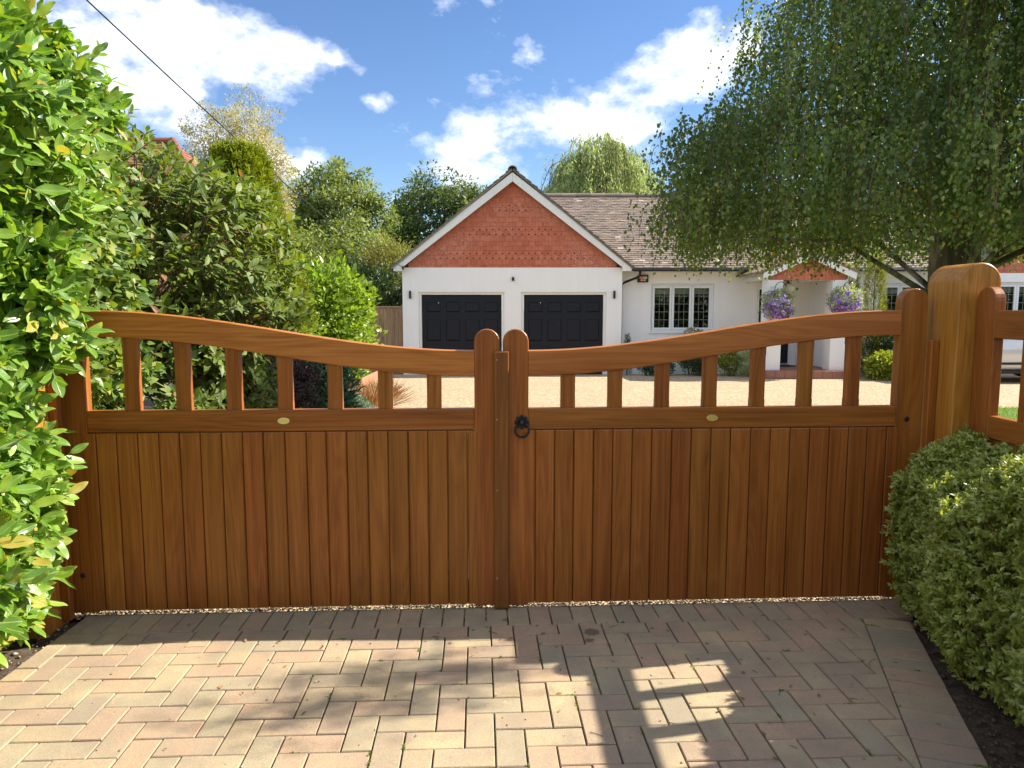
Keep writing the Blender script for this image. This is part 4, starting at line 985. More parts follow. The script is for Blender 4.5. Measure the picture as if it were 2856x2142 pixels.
g = G(); g.box(6.552, 6.618, MY + .03 - HY, MY + .14 - HY, PZ - HZ, 2.018 - HZ); g.box(7.452, 7.598, MY + .03 - HY, MY + .14 - HY, PZ - HZ, 2.018 - HZ); g.box(6.62, 7.45, MY + .03 - HY, MY + .14 - HY, 1.965 - HZ, 2.018 - HZ); g.obj('door_frame', 'upvc', dr)
HB('letterbox', 'black', 7.75, 7.93, MY - .16, MY - .004, PZ, .62, .008)
lamp = G().lathe([(.02, 0), (.11, .03), (.155, .10), (.16, .16), (.13, .22), (.07, .26), (.055, .27)], hp(6.83, PY + .35, 1.80), 20).obj('porch_lamp', 'globe', house, True)
G().lathe([(.07, 0), (.07, .02), (.03, .03), (.03, .05), (.085, .055), (.085, .07)], hp(6.83, PY + .35, 2.06), 16).obj('lamp_fitting', 'black', lamp)
tag(HB('door_mat', 'mat_dark', 6.60, 7.40, MY - .62, MY - .08, PZ - .001, PZ + .012, .003, None), 'black mat lying on the porch floor at the front door', 'door mat')
bpy.data.objects['door_mat'].parent = None; bpy.data.objects['door_mat'].location = (0, HY, HZ)

def hanging_basket(x, y, z, label, seed):
    r = np.random.default_rng(seed)
    root = thing('hanging_basket', label, 'hanging basket', (x, y, z), 0, 'flower baskets hung on the porch pillars')
    G().lathe([(.02, -.17), (.10, -.15), (.16, -.08), (.19, 0), (.18, .0)], n=18).obj('bowl', 'bark_dark', root, True)
    g = G()
    for a in (0, 2.1, 4.2): g.tube([(.18 * math.cos(a), .18 * math.sin(a), 0), (0, 0, .42)], .004, 4)
    g.obj('chain', 'iron', root)
    n = 2600; d = norm(r.normal(size=(n, 3))); P = d * ((.20 + .16 * r.random(n)) * (1 + .22 * np.sin(d[:, 0] * 7 + seed) * np.cos(d[:, 2] * 6)))[:, None] * [1.15, 1.0, .95] + [0, 0, .06]
    o = leaves('foliage', P, d + r.normal(size=(n, 3)) * .5, d + r.normal(size=(n, 3)) * .6, r.uniform(.03, .075, n), T_kite(.35), r.random(n), L['silver'], root); stuff(o)
    n = 300; d = norm(r.normal(size=(n, 3)) + [0, -.35, -.45]); P = d * ((.26 + .11 * r.random(n)) * (1 + .20 * np.sin(d[:, 0] * 7 + seed) * np.cos(d[:, 2] * 6)))[:, None] * [1.08, 1, 1] + [0, 0, .0]
    hexa = np.array([(0, 0, 0)] + [(.5 * math.cos(k * math.pi / 2.5), .5 * math.sin(k * math.pi / 2.5), .18) for k in range(5)], np.float32)
    o = leaves('flowers', P, np.cross(d, r.normal(size=(n, 3))), d, r.uniform(.05, .085, n), (hexa, [(0, 1, 2), (0, 2, 3), (0, 3, 4), (0, 4, 5), (0, 5, 1)], hexa[:, :2]), r.random(n), L['petal'], root); stuff(o)
    n = 24; P = []
    g = G()
    for k in range(n):
        a = r.uniform(0, 6.28); p0 = Vector((.2 * math.cos(a), .2 * math.sin(a), .05)); p1 = p0 + Vector((.16 * math.cos(a), .16 * math.sin(a), r.uniform(-.12, .18))); g.tube([p0, p0.lerp(p1, .6) + Vector((0, 0, .03)), p1], [.004, .003, .002], 4)
    g.obj('trailing_stems', L['silver'], root)
    return root
def bracket(x):
    c = []
    for k in range(13):
        a = math.pi * (1 - k / 12 * .95); c.append(hp(x + .13 + .13 * math.cos(a), PY - .10 - .05 * (k / 12), 1.91 + .17 * math.sin(a)))
    c = [hp(x, PY - .012, 1.50)] + c
    o = G().tube([Vector(p) for p in c], .009, 6).obj('basket_bracket', 'iron', house); G().box(x - .06, x + .06, PY - .03 - HY, PY - .002 - HY, 1.845 - HZ, 1.860 - HZ).obj('bracket_bar', 'iron', o)
bracket(6.34); bracket(7.98)
bl = atY(2168, 852, PY - .12); br_ = atY(2355, 843, PY - .12)
hanging_basket(bl.x, bl.y, bl.z, 'basket of purple flowers hanging from the porch pillar nearer the garage', 11)
hanging_basket(br_.x, br_.y, br_.z, 'basket of pale foliage and purple flowers on the porch pillar beside the golden conifers', 12)

# ------------------------------------------------------------------ other built things
nh = thing('neighbouring_house', 'red tiled roof of a house showing behind the laurel hedge', 'house', (-13.5, 24, -.27))
G().box(-4, 3.4, 0, 7, 0, 5.0).obj('wall', 'terracotta', nh)
rx0, rx1, ry0, ry1, rz0, rz1 = -4.4, 3.8, -.4, 7.4, 4.9, 7.9
g = G(); g.add([(rx0, ry0, rz0), (rx1, ry0, rz0), (rx1, ry1, rz0), (rx0, ry1, rz0), (rx0 + 3, 3.5, rz1), (rx1 - 3, 3.5, rz1)], [(0, 1, 5, 4), (2, 3, 4, 5), (1, 2, 5), (3, 0, 4), (0, 3, 2, 1)])
nr = g.obj('roof', 'roof_under', nh)
def in_hip(p): return p.x < rx0 + (p.z - rz0) or p.x > rx1 - (p.z - rz0) - .1
roof_tiles('roof_tiles', (rx0, ry0, rz0), (1, 0, 0), (0, 3.9, 3.0), 28, 22, .30, .22, 0, 'old_red_tile', in_hip, parent=nr, thick=.03)
def side_hip(p): return p.y < ry0 + (p.z - rz0) * 1.3 or p.y > ry1 - (p.z - rz0) * 1.3
roof_tiles('roof_side_tiles', (rx1, ry0, rz0), (0, 1, 0), (-3, 0, 3.0), 26, 19, .30, .22, 0, 'old_red_tile', side_hip, parent=nr, thick=.03)
G().tube([(rx1, ry0, rz0 + .05), (rx1 - 3, 3.5, rz1 + .08)], .13, 8).obj('hip_tiles', 'old_red_tile', nr); G().tube([(rx0 + 3, 3.5, rz1 + .05), (rx1 - 3, 3.5, rz1 + .05)], .13, 8).obj('ridge_tiles', 'old_red_tile', nr)

fc = thing('garden_fence', 'pale close boarded timber fence joining the garage wall', 'fence', (-2.86, 19.5, -.27))
FT = 1.48 + .27
G().box(-.13, -.005, -.02, .10, 0, FT + .10, .004).obj('post', 'wood_fence', fc)
x = -.135
while x > -5.6:
    w = random.uniform(.095, .105); G().outline([(x - w, .02), (x, .02), (x, FT - .02 + random.uniform(-.004, .004)), (x - w, FT - .02)], random.uniform(.02, .027), .045, .003).obj('board', 'wood_fence', fc); x -= w + .004
G().box(-5.6, -.135, .0, .07, FT - .015, FT + .03, .004).obj('capping', 'wood_fence', fc); G().box(-5.6, -.135, .046, .10, .5, .58).obj('rail', 'wood_fence', fc)
ed = thing('bed_edging', 'low terracotta coloured boards edging the planted bed by the gravel', 'edging', (-3.2, 15.0, gz(15)))
G().box(-.32, .02, -.03, .02, -.05, .18, .006).obj('edging_board', 'terracotta', ed); G().box(-.02, .03, .03, 3.2, -.08, .17, .006).obj('edging_board', 'terracotta', ed); G().box(-.25, .06, 2.0, 2.05, -.1, .20, .006).obj('edging_board', 'terracotta', ed)

# overhead cable
A = Vector((-2.80, 18.53, 2.50)); pts = []; KX = -.15
ctrl = [(18.53, 2.50), (14.6, 2.93), (12.3, 3.45), (11.0, 3.78), (9.2, 4.24), (7.4, 4.72), (3.0, 5.85), (-3, 7.2), (-14, 9.2)]
pts = [(A.x + KX * (A.y - y), y, z) for y, z in ctrl]
cb = thing('overhead_cable', 'thin black telephone cable running through the sky to the garage eaves', 'cable', A[:])
G().tube([tuple(Vector(p) - A) for p in pts], .0085, 6).obj('cable', 'black', cb)
G().lathe([(.01, -.03), (.03, -.02), (.03, .02), (.01, .03)], (.0, -.02, -.01), 10).obj('insulator', 'black', cb); G().box(-.02, .02, -.02, .02, -.06, .0).obj('hook', 'iron', cb)

# parked car, nose towards the porch
def make_car():
    c = thing('parked_car', 'silver car parked side on across the gravel in front of the house', 'car', (11.42, 16.85, gz(16.85)))
    Lc = 4.3; hw = .86
    prof = [(-2.15, .42, .62), (-2.08, .30, .80), (-1.85, .26, .90), (-1.3, .25, .98), (-.95, .25, 1.02), (0, .25, 1.03), (1.0, .25, 1.05), (1.7, .27, 1.06), (2.05, .32, 1.02), (2.15, .42, .85)]
    rings = []
    for x, zb, zt in prof:
        k = 1 - .16 * max(0, (abs(x) - 1.7) / .45) ** 2; w = hw * k; zm = zb + (zt - zb) * .45; zs = zb + (zt - zb) * .72
        half = [(w * .80, zb), (w * .955, zb + .07), (w * .975, zm - .05), (w, zm), (w * 1.0, zs - .02), (w * .965, zs + .03), (w * .95, zt - .05), (w * .86, zt)]
        rings.append([(x, -y, z) for y, z in half] + [(x, y, z) for y, z in reversed(half)])
    body = G().sweep(rings).obj('body', 'carpaint', c, True)
    md = body.modifiers.new('sub', 'SUBSURF'); md.levels = 2; md.render_levels = 2
    cr = []
    for x, w, z in ((-.98, .74, 1.0), (-.35, .68, 1.42), (.2, .66, 1.49), (1.1, .65, 1.47), (1.75, .64, 1.30), (2.02, .72, 1.04)):
        cr.append([(x, -w, 1.0), (x, -w * .93, z - .06), (x, -w * .8, z), (x, w * .8, z), (x, w * .93, z - .06), (x, w, 1.0)])
    G().sweep(cr).obj('cabin', 'carpaint', c, True)
    for s in (-1, 1):
        gl_ = [(-.78, 1.06), (-.30, 1.38), (.30, 1.42), (.32, 1.07)]; G().outline(gl_, s * .70, s * .745, .004).obj('side_window', 'carglass', c)
        gl2 = [(.38, 1.07), (.37, 1.42), (1.05, 1.40), (1.45, 1.27), (1.55, 1.08)]; G().outline(gl2, s * .70, s * .74, .004).obj('side_window', 'carglass', c)
        d0, d1 = sorted((s * .835, s * .868))
        G().box(-1.0, 1.02, d0, d1, .42, .47, .006).obj('side_moulding', 'black', c)
        d0, d1 = sorted((s * .70, s * .835)); G().box(-1.05, 1.0, d0, d1, .215, .295, .01).obj('sill', 'black', c)
        for x in (-.85, .36, 1.08):
            p = [(x, s * (.862), .30), (x + .01, s * (.870), .55), (x, s * .866, .78), (x - .01, s * .845, .98)]; G().tube(p, .0045, 4).obj('door_seam', 'black', c)
        for x in (.12, .92): G().box(x, x + .16, *sorted((s * .845, s * .875)), .865, .895, .006).obj('door_handle', 'carpaint', c)
        for x in (-1.32, 1.24):
            y0, y1 = sorted((s * .66, s * .872)); rr = []
            wh = [(.20, y0 * 1), (.295, y0), (.315, y0 + .03), (.315, y1 - .03), (.295, y1), (.20, y1 - .01)]
            rr = [[(x + r * math.cos(2 * math.pi * q / 28), y, .315 + r * math.sin(2 * math.pi * q / 28)) for q in range(28)] for r, y in wh]
            wl = G().sweep(rr).obj('wheel', 'rubber', c, True)
            G().outline([(x + .205 * math.cos(2 * math.pi * q / 20), .315 + .205 * math.sin(2 * math.pi * q / 20)) for q in range(20)], *((y1 - .03, y1 - .004) if s > 0 else (y0 + .004, y0 + .03)), .01).obj('rim', 'alloy', wl)
            ar = [(x + .375 * math.cos(a), s * .866, .315 + .375 * math.sin(a)) for a in [math.pi * q / 14 for q in range(15)]]; G().tube(ar, .02, 6).obj('wheel_arch', 'black', c)
        G().box(-2.10, -1.86, *sorted((s * .48, s * .78)), .66, .78, .03).obj('headlight', 'glass', c); G().box(1.98, 2.12, *sorted((s * .55, s * .80)), .72, .92, .03).obj('tail_light', 'red', c)
        G().box(-.82, -.66, *sorted((s * .80, s * 1.02)), .98, 1.11, .03).obj('mirror', 'carpaint', c)
    G().outline([(-.94, 1.03), (-.36, 1.40), (-.38, 1.43), (-.98, 1.06)], -.64, .64, .0).obj('windscreen', 'carglass', c)
    return c
make_car()

# ------------------------------------------------------------------ planting
def plant(name, label, cat, loc, group=None): return thing(name, label, cat, loc, 0, group)
def bush(name, label, c, r, mat, n_cl, per, size, templ, seed, cat='shrub', group=None, shell=.5, cl_r=.32, base=None, twigs=18, droop=.0, tint=(.5, .25), zmin=None, up=.35):
    """rounded shrub made of leaf clumps with gaps between them"""
    global rng
    rng = np.random.default_rng(seed); c = np.array(c, float); r = np.array(r, float)
    bz = gz(c[1]) if base is None else base; root = plant(name, label, cat, (c[0], c[1], bz), group); org = np.array([c[0], c[1], bz])
    cen, d = ellipsoid_points(n_cl, c, r * (1 - cl_r * .6), shell)
    cen += rng.normal(size=cen.shape) * r * .07
    rad = cl_r * r.min() * rng.uniform(.6, 1.35, n_cl); P, dd = clumps(cen, rad, per, .8)
    keep = P[:, 2] > (bz + .02 if zmin is None else zmin); P, dd = P[keep], dd[keep]; n = len(P)
    out = norm((P - c) / r); tn = np.clip(tint[0] + rng.normal(0, tint[1], n), 0, 1)
    D = dd * .7 + out * .5 + rdir(n) * .7 + [0, 0, up - droop]; N = out + [0, 0, .7] + rdir(n) * .7
    stuff(leaves('foliage', P - org, D, N, size * rng.uniform(.6, 1.3, n), templ, tn, L[mat], root))
    g = G()
    for k in range(twigs):
        e = Vector(cen[rng.integers(n_cl)] - org); s = Vector((rng.normal(0, .12 * r[0]), rng.normal(0, .12 * r[1]), -.05)); m = s.lerp(e, .5) + Vector((0, 0, .12 * r[2])); g.tube([s, m, e], [.018 * r[2], .011 * r[2], .004 * r[2]], 5)
    if twigs: g.obj('stems', 'stem', root)
    return root

def whorls(P0, D0, lo, hi, smin, smax, stem=.14, opening=(.55, 1.25)):
    """leafy shoots: returns leaf base points, directions, normals, sizes and stem ends"""
    Ps, Ds, Ns, Ss, ends = [], [], [], [], []
    for p, d in zip(P0, D0):
        d = Vector(d).normalized(); a0 = rng.uniform(0, 6.28); n = int(rng.integers(lo, hi + 1)); Ln = stem * rng.uniform(.6, 1.3)
        u = d.orthogonal().normalized(); w = d.cross(u); p = Vector(p); ends.append((p - d * Ln * 1.2, p + d * Ln))
        for k in range(n):
            t = (k + .5) / n; az = a0 + k * 2.4; op = opening[1] + (opening[0] - opening[1]) * t + rng.normal(0, .12); rad = u * math.cos(az) + w * math.sin(az)
            ld = d * math.cos(op) + rad * math.sin(op) + Vector((0, 0, -.10)); Ps.append(p + d * (Ln * t)); Ds.append(ld)
            Ns.append(d * 1.0 - rad * .35 + Vector((0, 0, .55)) + Vector(rng.normal(size=3) * .18)); Ss.append(rng.uniform(smin, smax) * (1.05 - .35 * t * t))
    return np.array(Ps), np.array(Ds), np.array(Ns), np.array(Ss), ends
def whorl_plant(root, org, P0, D0, lo, hi, smin, smax, mat, templs, tintf, stem=.14, singles=300, opening=(.55, 1.25), stem_mat='stem_green', zlim=None, front=None):
    P, D, N, S, ends = whorls(P0, D0, lo, hi, smin, smax, stem, opening); org = np.array(org)
    if zlim is not None: k = P[:, 2] > zlim; P, D, N, S = P[k], D[k], N[k], S[k]
    tn = tintf(P); px = P[:, 0] / np.maximum(P[:, 1], .1); inview = (np.abs(px) < .70) & (np.abs(P[:, 2] - H) / P[:, 1] < .52)
    score = np.where(inview, S / P[:, 1], 0) + (0 if front is None else front(P)); order = np.argsort(-score); one = order[:singles]; rest = order[singles:]
    for q, tp in enumerate(templs):
        idx = rest[q::len(templs)]; stuff(leaves('foliage', P[idx] - org, D[idx], N[idx], S[idx], tp, tn[idx], L[mat], root))
    # the largest leaves are parts of their own, sharing a few meshes
    kinds = {}
    for i in one:
        q = int(rng.integers(len(templs))); tq = min(4, int(tn[i] * 5)); key = (q, tq)
        if key not in kinds:
            o = leaves('leaf', np.zeros((1, 3)), [(0, 1, 0)], [(0, 0, 1)], [1.0], templs[q], np.array([(tq + .5) / 5]), L[mat]); kinds[key] = o.data; bpy.data.objects.remove(o)
        d = Vector(D[i]).normalized(); b = d.cross(Vector(N[i])).normalized(); z = b.cross(d); s = S[i]
        o = bpy.data.objects.new('leaf', kinds[key]); link(o, root); o.matrix_local = Matrix.Translation(Vector(P[i] - org)) @ Matrix((b * s, d * s, z * s)).transposed().to_4x4()
    g = G()
    for a, b in ends: g.tube([a - Vector(org), b - Vector(org)], [.0042, .0022], 4, False)
    stuff(g.obj('shoots', stem_mat, root))

# laurel hedge on the left
rng = np.random.default_rng(21)
lo_ = (-2.6, 2.4, -.01); laurel = plant('laurel_hedge', 'tall glossy bright green laurel hedge spilling over the gate from the soil bed', 'hedge', lo_)
def lump(y, z): return .07 * math.sin(y * 5.1 + z * 2.3) + .08 * math.sin(z * 4.2 - y * 3.0 + 1) + .05 * math.sin(z * 9 + y * 7)
P0, D0 = [], []
for k in range(2700):
    y = rng.uniform(1.3, 3.75); z = rng.uniform(.12, 2.5); dep = abs(rng.normal(0, .16))
    x = -1.96 + lump(y, z) - dep - .10 * max(0, (z - 1.9)) + (-.05 if z < .35 else 0) - (.04 if z < 1.0 else 0)
    if y > 3.04 and z < 1.50: continue
    if y > 3.30 and z < 1.9: continue
    if mnoise.noise((x * 2.5, y * 4.2, z * 4.2)) < -.16 and rng.random() < .75: continue
    P0.append((x, y, z)); D0.append((.8 + rng.normal(0, .35), -.25 + rng.normal(0, .45), .35 + rng.normal(0, .45)))
for k in range(170):
    P0.append((rng.uniform(-2.18, -2.0), rng.uniform(2.70, 2.97), rng.uniform(.3, 1.3))); D0.append((.6 + rng.normal(0, .3), -.5 + rng.normal(0, .35), .3 + rng.normal(0, .35)))
for k in range(190):
    P0.append((rng.uniform(-2.12, -1.90), rng.uniform(2.90, 3.13), rng.uniform(1.20, 1.72))); D0.append((.6 + rng.normal(0, .3), -.6 + rng.normal(0, .3), .3 + rng.normal(0, .35)))
for k in range(520):
    y = rng.uniform(1.5, 3.8); x = -2.0 - abs(rng.normal(0, .35)); P0.append((x, y, 2.50 + .07 * math.sin(y * 6) + rng.normal(0, .06) - (.10 if y > 3.4 else 0))); D0.append((.25 + rng.normal(0, .4), -.1 + rng.normal(0, .4), 1.0))
lt = [T_fine(.40, .045, .16), T_fine(.36, .06, .26, .03), T_fine(.44, .03, .06, .02), T_fine(.38, .08, -.06, .025)]
whorl_plant(laurel, lo_, P0, D0, 5, 8, .055, .135, 'laurel', lt, lambda P: np.clip(.55 + rng.normal(0, .28, len(P)), 0, 1), stem=.11, zlim=.06)
g = G()
for k in range(26):
    y = rng.uniform(1.4, 3.7); b = Vector((-2.55 + rng.normal(0, .1), y, 0)); e = Vector((-2.1 + rng.normal(0, .1), y + rng.normal(0, .3), rng.uniform(.6, 2.5)))
    g.tube([Vector(q) - Vector(lo_) for q in (b, b.lerp(e, .5) + Vector((-.12, 0, .1)), e)], [.02, .014, .006], 6)
g.obj('branches', 'stem', laurel)

# rounder leaved climber growing through the end of the laurel
rng = np.random.default_rng(5)
cl_o = (-2.35, 3.75, 0); climber = plant('climbing_shrub', 'yellowish green heart leaved climber tangled between the laurel and the darker bush', 'climber', cl_o)
P0, D0 = [], []
for k in range(900):
    y = rng.uniform(3.34, 4.05); z = rng.uniform(1.0, 2.42); x = -2.07 + .06 * math.sin(z * 8) - abs(rng.normal(0, .14)) - .12 * max(0, z - 2.0) - .10 * (y - 3.4); P0.append((x, y, z)); D0.append((.7 + rng.normal(0, .5), -.4 + rng.normal(0, .5), .2 + rng.normal(0, .5)))
ct = [T_leaf(.72, .06, .20, .28, .62, .72), T_leaf(.64, .09, .05, .26, .6, .75)]
whorl_plant(climber, cl_o, P0, D0, 4, 7, .045, .085, 'climber', ct, lambda P: np.clip(.5 + rng.normal(0, .25, len(P)), 0, 1), stem=.13, singles=60)

# photinia bush behind the gate
rng = np.random.default_rng(8)
ph_o = (-2.85, 5.0, gz(5)); phot = plant('photinia_bush', 'large dark olive leaved bush with reddish tips standing behind the laurel hedge', 'shrub', ph_o)
P0, D0 = [], []
c = np.array([-2.86, 5.0, 1.12]); r = np.array([1.22, 1.1, 1.58])
pp, dd = ellipsoid_points(5200, c, r, .50)
for p, d in zip(pp, dd):
    if p[2] > (2.20 if p[0] < -2.25 else 2.36) + .12 * math.sin(p[0] * 7) and rng.random() > .12: continue
    if p[2] < .15 or p[1] > 5.5 or (d[1] > .35 and d[2] < .6): continue
    k = 1 + .09 * math.sin(p[2] * 5 + p[0] * 4) + .06 * math.sin(p[0] * 9 + p[2] * 3); P0.append(c + (p - c) * k); D0.append(d * [1, 1, .8] + rng.normal(size=3) * .35 + [0, 0, .45])
for q in ((-3.05, 4.75, 2.78), (-3.1, 4.8, 2.95), (-2.62, 4.7, 2.58), (-2.45, 4.8, 2.45), (-1.72, 4.9, 1.75), (-1.70, 4.9, 1.4)): P0.append(q); D0.append((.15, -.05, 1))
ptm = [T_leaf(.38, .05, .20, .32, .68), T_leaf(.35, .07, .04, .3, .66), T_leaf(.42, .03, .30, .34, .68)]
whorl_plant(phot, ph_o, P0, D0, 7, 11, .075, .118, 'photinia', ptm, lambda P: np.clip(.42 + rng.normal(0, .2, len(P)) + np.where(rng.random(len(P)) < .035, .5, 0), 0, 1), stem=.15, stem_mat='stem')
g = G()
for k in range(30):
    e = Vector(P0[int(rng.integers(len(P0)))]) - Vector(ph_o); s = Vector((rng.normal(0, .15), rng.normal(0, .15), -.05)); g.tube([s, s.lerp(e, .5) + Vector((0, 0, .15)), e], [.022, .013, .005], 6)
g.obj('branches', 'stem', phot)

K1 = T_kite(.55, .10, .42); K2 = T_kite(.75, .12, .40); KN = T_kite(.22, .03, .4); LF = T_leaf(.5, .07, .15)
bush('purple_shrub', 'dark purple leaved clipped shrub seen through the gate pickets', (-2.28, 6.5, .62), (.52, .5, .80), 'purple', 260, 60, .035, K1, 31, tint=(.45, .3))
bush('nandina_shrub', 'deep green fine leaved shrub seen through the gate pickets', (-2.10, 7.7, .42), (.45, .42, .62), 'nandina', 200, 34, .075, T_leaf(.30, .05, .25), 32)
bush('lime_shrub', 'bright glossy yellow green shrub growing against the garden fence', (-3.47, 13.0, 1.15), (1.02, .9, 1.30), 'lime', 420, 34, .105, LF, 33, tint=(.5, .28))
bush('lime_shrub', 'smaller light green shrub between the yew and the glossy shrub', (-3.75, 11.3, .85), (.72, .7, .95), 'lime', 200, 30, .085, LF, 34, tint=(.35, .25))
def conifer(name, label, base, h, rad, mat, n_sp, seed, size=.05, group=None, taper=.75, gap=0.0):
    """dense upright conifer: short needle covered sprays all over a tapering column"""
    global rng
    rng = np.random.default_rng(seed); root = plant(name, label, 'conifer', base, group)
    t = rng.random(n_sp); a = rng.uniform(0, 6.283, n_sp); z = h * t
    prof = rad * np.minimum(1, (1.02 - t) ** taper * 1.15) * (.80 + .14 * np.sin(a * 5 + t * 14) + .10 * np.sin(a * 11 - t * 31)) * rng.uniform(.72, 1.08, n_sp); prof = np.where(t < .08, prof * .8, prof)
    C = np.stack([prof * np.cos(a), prof * np.sin(a), z], 1); out = np.stack([np.cos(a), np.sin(a), .8 + .5 * rng.random(n_sp)], 1); out = norm(out + rng.normal(size=out.shape) * .25)
    per = 14; c = np.repeat(C, per, 0); o = np.repeat(out, per, 0); n = len(c); s = np.tile(np.linspace(0, 1, per), n_sp); Ls = size * 2.6
    side = norm(np.cross(o, rdir(n))); P = c + o * (s * Ls)[:, None]; D = o * .9 + side * .75
    tint = np.clip(np.repeat(rng.normal(.45, .22, n_sp), per) + s * .22, 0, 1)
    stuff(leaves('foliage', P, D, rdir(n) * .5 + [0, 0, 1], size * rng.uniform(.7, 1.2, n), KN, tint, L[mat], root))
    G().tube([(0, 0, -.05), (0, 0, h * .9)], [rad * .12, .01], 6).obj('trunk', 'bark_dark', root); return root
conifer('yew_tree', 'upright yellowish green yew with feathery sprays behind the dark bush', (-3.72, 10.0, gz(10)), 3.55, .86, 'yew', 7000, 41, .105, taper=.6)
conifer('golden_conifer', 'narrow golden green column conifer beside the porch', (8.52, 18.05, -.25), 2.75, .17, 'gold', 800, 42, .05, 'golden conifers by the porch', .3)
conifer('golden_conifer', 'wider golden column conifer between the narrow one and the leaded window', (9.02, 17.9, -.25), 2.9, .27, 'gold', 1600, 43, .05, 'golden conifers by the porch', .3)
conifer('dwarf_conifer', 'tiny pointed conifer against the white wall beside the garage corner', (2.98, 18.45, -.27), 1.02, .14, 'dark', 420, 44, .03)
bush('dark_hedge', 'dark green hedge rising over the garden fence beside the garage', (-5.0, 24.0, 1.3), (2.0, .9, 2.0), 'dark', 330, 40, .12, K1, 45, cat='hedge')
bush('yellow_shrub', 'yellowing leafy shrub rising behind the garage eaves', (-4.35, 26.5, 2.4), (1.75, 1.2, 1.75), 'yellow', 420, 50, .085, K1, 46)
# bed under the leaded window
bush('box_shrub', 'rounded dark box shrub below the leaded window', (4.75, 18.3, .18), (.48, .4, .46), 'dark', 160, 40, .035, K2, 51, twigs=6)
bush('evergreen_shrub', 'light tipped evergreen shrub rising to the window sill', (4.75, 18.75, .42), (.52, .25, .62), 'yellow', 140, 30, .05, K1, 52, twigs=6)
bush('lime_mound', 'yellow green leafy mound next to the rounded box shrub', (5.55, 18.2, .12), (.30, .3, .48), 'choisya', 90, 30, .055, K1, 53, twigs=5)
bush('lavender_clump', 'grey blue lavender clump beside the porch step', (5.95, 17.95, .10), (.30, .3, .42), 'silver', 80, 40, .06, KN, 54, twigs=5, up=.9)
bush('low_groundcover', 'low green leafy plant in the bed close to the garage', (3.75, 18.35, -.12), (.55, .3, .26), 'nandina', 90, 34, .05, K1, 55, twigs=4)
bush('dark_shrub', 'big dark green clipped shrub behind the golden leafy mound', (9.65, 17.9, .45), (.85, .6, .82), 'dark', 260, 44, .045, K2, 56, twigs=8)
bush('golden_mound', 'bright golden leafy mound at the edge of the gravel', (8.90, 17.0, .02), (.46, .38, .40), 'choisya', 160, 30, .075, LF, 57, twigs=6)
bush('blue_spruce', 'low blue green spruce at the edge of the gravel', (-2.30, 10.4, -.05), (.28, .3, .20), 'spruce', 80, 50, .045, KN, 58, twigs=5)
bush('variegated_plant', 'pale leafy plant inside the terracotta edging', (-3.45, 16.0, -.10), (.28, .35, .30), 'lime', 60, 34, .06, LF, 59, twigs=4)
def tuft(name, label, c, r, n, h, mat, seed, w=.03):
    global rng
    rng = np.random.default_rng(seed); root = plant(name, label, 'grass', (c[0], c[1], gz(c[1])))
    P = np.stack([rng.normal(0, r, n), rng.normal(0, r, n), np.zeros(n)], 1); D = np.stack([P[:, 0] * 2.2 / r * .3, P[:, 1] * 2.2 / r * .3, np.ones(n)], 1) + rng.normal(size=(n, 3)) * .18
    stuff(leaves('blades', P, D, rdir(n), h * rng.uniform(.6, 1.2, n), T_leaf(w, .004, .35), rng.random(n), L[mat], root)); return root
for k, (x, y) in enumerate(((-2.32, 11.4), (-2.28, 12.2), (-2.42, 13.0))):
    t_ = tuft('rusty_grass', 'rust coloured dry grass clump at the edge of the gravel', (x, y), .13, 420, .34, 'rust', 60 + k); t_['group'] = 'rusty grass clumps'
yf_ = plant('yellow_flowers', 'small yellow flowers growing low beneath the dark bush', 'flowers', (-1.93, 5.1, gz(5.1)))
rng = np.random.default_rng(70); n = 70; P = np.stack([rng.normal(0, .16, n), rng.normal(0, .12, n), rng.uniform(.72, .93, n)], 1); stuff(leaves('petals', P, rdir(n), rdir(n), rng.uniform(.02, .035, n), K2, rng.random(n), L['rose'], yf_))
g = G()
for p in P[::3]: g.tube([(p[0] * .5, p[1] * .5, 0), tuple(p)], .003, 4)
g.obj('stems', 'stem_green', yf_)

# clipped hedge on the right
rng = np.random.default_rng(77)
hg_o = (1.8, 2.2, -.01); hedge = plant('clipped_hedge', 'clipped small leaved hedge against the fence beside the block paving', 'hedge', hg_o)
def face_x(y): return 1.60 + (y - 2.1) * .16
def top_z(x, y):
    fx = face_x(y); k = .655 + .64 * (x - fx) - .25 * (x - fx) ** 2; d = max(0.0, x - fx); tall = 1 - .32 * math.exp(-d / .05)
    if y > 3.02: k = max(k, k + (min(.90, .72 + .5 * d) * (1 - .18 * math.exp(-d / .03)) - k) * min(1, (y - 3.02) / .05))
    if y < 2.62: k = max(k, k + (min(.99, .82 + d * .34) * (1 - .16 * math.exp(-d / .03)) - k) * min(1, (2.62 - y) / .10))
    return k
PP, NN = [], []
while len(PP) < 7400:
    y = rng.uniform(1.0, 3.19) if rng.random() < .86 else rng.uniform(2.98, 3.2); fx = face_x(y) + .04 * math.sin(y * 9); q = rng.random()
    if q < .5:      # side face, bulging at mid height
        z = rng.uniform(.04, top_z(fx + .03, y) + .02); x = fx + .10 * ((min(z, .6) - .42) / .40) ** 2 + rng.normal(0, .018); nrm = (-1, -.25, .25)
    else:
        x = rng.uniform(fx - .01, 2.05); z = top_z(x, y) + rng.normal(0, .010) + .012 * math.sin(x * 23 + y * 17); nrm = (-.55, -.15, 1)
    if z > top_z(x, y) + .05: continue
    PP.append((x, y, z)); NN.append(nrm)
PP = np.array(PP); NN = norm(np.array(NN)); per = 14
c = np.repeat(PP, per, 0); nn = np.repeat(norm(NN + rng.normal(size=NN.shape) * .55), per, 0); n = len(c); s = np.tile(np.linspace(-.6, 1, per), len(PP))
